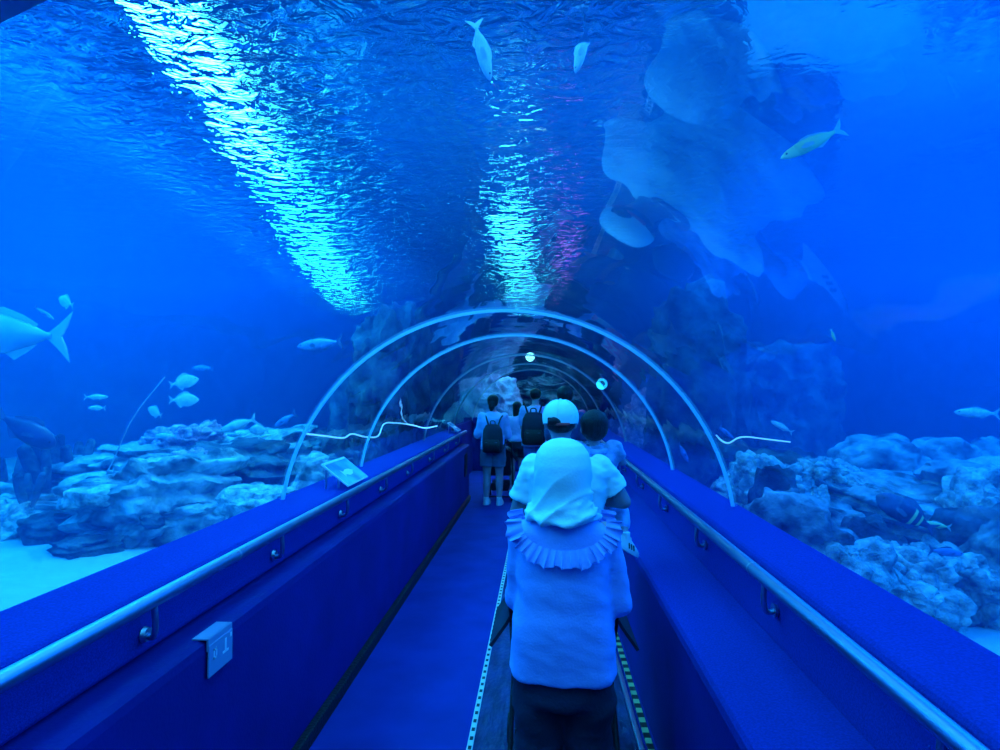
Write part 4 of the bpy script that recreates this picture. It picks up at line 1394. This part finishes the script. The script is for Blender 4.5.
for n in 'lr':
    bm = bmesh.new(); tube(bm, [J['ank' + n] + V(0, 0, .035), J['ank' + n] + V(0, 0, -.01)], [.025, .026], 14); tag(obj('sock', bm, M['shoe'], kid), 'white sock')
    shoe(kid, J['ank' + n], 1.0, M['shoe'], 'sneaker', R(-62) if n == 'r' else 0, R(-30), True)

# --- people further on
def backpack(loc, k, label, rz=0., lean=0.):
    o = empty('backpack', loc, rz, label, 'backpack')
    bm = bmesh.new(); rings(bm, [(0, 0, .0, .125 * k, .06 * k), (0, 0, .02 * k, .15 * k, .08 * k), (0, 0, .2 * k, .155 * k, .085 * k), (0, 0, .34 * k, .14 * k, .075 * k), (0, 0, .41 * k, .105 * k, .05 * k), (0, 0, .425 * k, .06 * k, .03 * k)], 28, 3.2); obj('main_bag', bm, M['black_cloth'], o)
    bm = bmesh.new(); rings(bm, [(0, -.085 * k, .025 * k, .11 * k, .02 * k), (0, -.09 * k, .05 * k, .12 * k, .03 * k), (0, -.088 * k, .17 * k, .118 * k, .028 * k), (0, -.08 * k, .2 * k, .1 * k, .015 * k)], 24, 3); pk = obj('front_pocket', bm, M['black'], o)
    bm = bmesh.new(); tube(bm, [(-.09 * k, -.112 * k, .16 * k), (.09 * k, -.112 * k, .16 * k)], .004 * k, 6); obj('zip', bm, M['grey'], pk)
    bm = bmesh.new(); tube(bm, spline([(-.035 * k, .02 * k, .41 * k), (-.03 * k, .0, .47 * k), (.03 * k, .0, .47 * k), (.035 * k, .02 * k, .41 * k)], 4), .008 * k, 8); obj('top_handle', bm, M['black'], o)
    for sg in (-1, 1):
        bm = bmesh.new(); tube(bm, spline([(sg * .06 * k, .06 * k, .36 * k), (sg * .105 * k, .07 * k, .50 * k), (sg * .125 * k, .15 * k, .535 * k), (sg * .135 * k, .25 * k, .46 * k), (sg * .14 * k, .262 * k, .28 * k), (sg * .15 * k, .17 * k, .12 * k), (sg * .13 * k, .06 * k, .06 * k)], 4), .027 * k, 10, flat=.4); obj('shoulder_strap', bm, M['black'], o)
    return o


def stand(loc, rz, k, label, skin, top, topm, hem, sleeve, legs, legm, w=1.0, hair=None, pose=None, shoem=None, vox=.012, loose=1.05, flare=1.0, group=None):
    o = empty('person', loc, rz, label, 'person', group)
    f = Fig(k, w)
    for a, b in (pose or {}).items(): f.J[a] = V(*b)
    f.build(o, skin, vox)
    f.hair(o, M['hair'], **(hair or {}))
    garment(top, o, topm, shirt_parts(f.J, k, w, hem * k, sleeve, loose), vox, 4, folds(.012, 7, 7, 12, k * 9))
    garment(legs[0], o, legm, trouser_parts(f.J, k, w, .56 * k, legs[1], flare), vox, 4, folds(.01, 7, 7, 10, k * 5))
    for n in 'lr': shoe(o, f.J['ank' + n], k, shoem or M['shoe'])
    return o, f


g, f = stand((-.70, 8.75, 0), R(-6), 1.60, 'person with low ponytail, light top and shorts, leftmost of the group, wearing a backpack', M['skin'], 'top', M['lightshirt'], .50, 1.8, ('shorts', .72), M['grey'], 1.02,
             dict(tail=[((0, -1.0, -.3), .7), ((-.1, -1.25, -.9), .62), ((-.15, -1.2, -1.5), .35)]), dict(elbl=(-.235, .02, 1.0), wril=(-.20, .22, .98), elbr=(.215, .03, 1.0), wrir=(.2, .22, .98)), flare=1.1)
backpack((-.69, 8.75 - .19, .77), .95, 'black backpack worn by the person with the low ponytail', R(-6))
g, f = stand((-.40, 10.0, 0), R(20), 1.48, 'person with long loose black hair, dark shorts and pink shoes between the two backpack wearers', M['skin'], 'top', M['lightshirt'], .55, .6, ('shorts', .6), M['black_cloth'], .92,
             dict(longer=[(-.55, -3.4, .75, .4), (-.65, -2.2, 1.05, .55), (-.55, -.9, 1.1, .7), (-.45, .2, 1.05, .9)]), shoem=M['pinkshoe'])
g, f = stand((-.085, 9.3, .006), 0, 1.69, 'short-haired person in light shirt and jeans with a black backpack', M['skin'], 'shirt', M['lightshirt'], .47, .85, ('jeans', 1.92), M['jeans'], 1.1,
             dict(crop=True), dict(elbl=(-.205, .05, 1.07), wril=(-.16, .26, 1.1), elbr=(.21, .04, 1.07), wrir=(.16, .26, 1.1)), loose=1.1)
backpack((-.115, 9.3 - .215, .84), 1.15, 'black backpack worn by the short-haired person in jeans')
g, f = stand((.25, 6.3, .006), 0, 1.70, 'tall dark-haired person whose head shows just above the white cap', M['skin2'], 'shirt', M['navy'], .48, .8, ('trousers', 1.92), M['navy'], .84, dict(crop=True), dict(elbl=(-.15, .1, 1.06), wril=(-.1, .28, 1.1)), shoem=M['black'])
g, f = stand((.375, 8.0, .006), R(6), 1.66, 'dark-haired person in a pink-red shirt stooping, half hidden behind the white cap', M['skin'], 'shirt', M['red'], .5, .8, ('trousers', 1.92), M['navy'], .95, dict(crop=True),
             dict(head=(.01, .10, 1.415), neck=(.005, .03, 1.375), elbr=(.19, .05, 1.02), wrir=(.12, .24, 1.0), hipr=(.04, 0, .845), ankr=(.05, -.02, .083), kner=(.06, .02, .46), ankl=(-.11, -.02, .083)), shoem=M['black'])
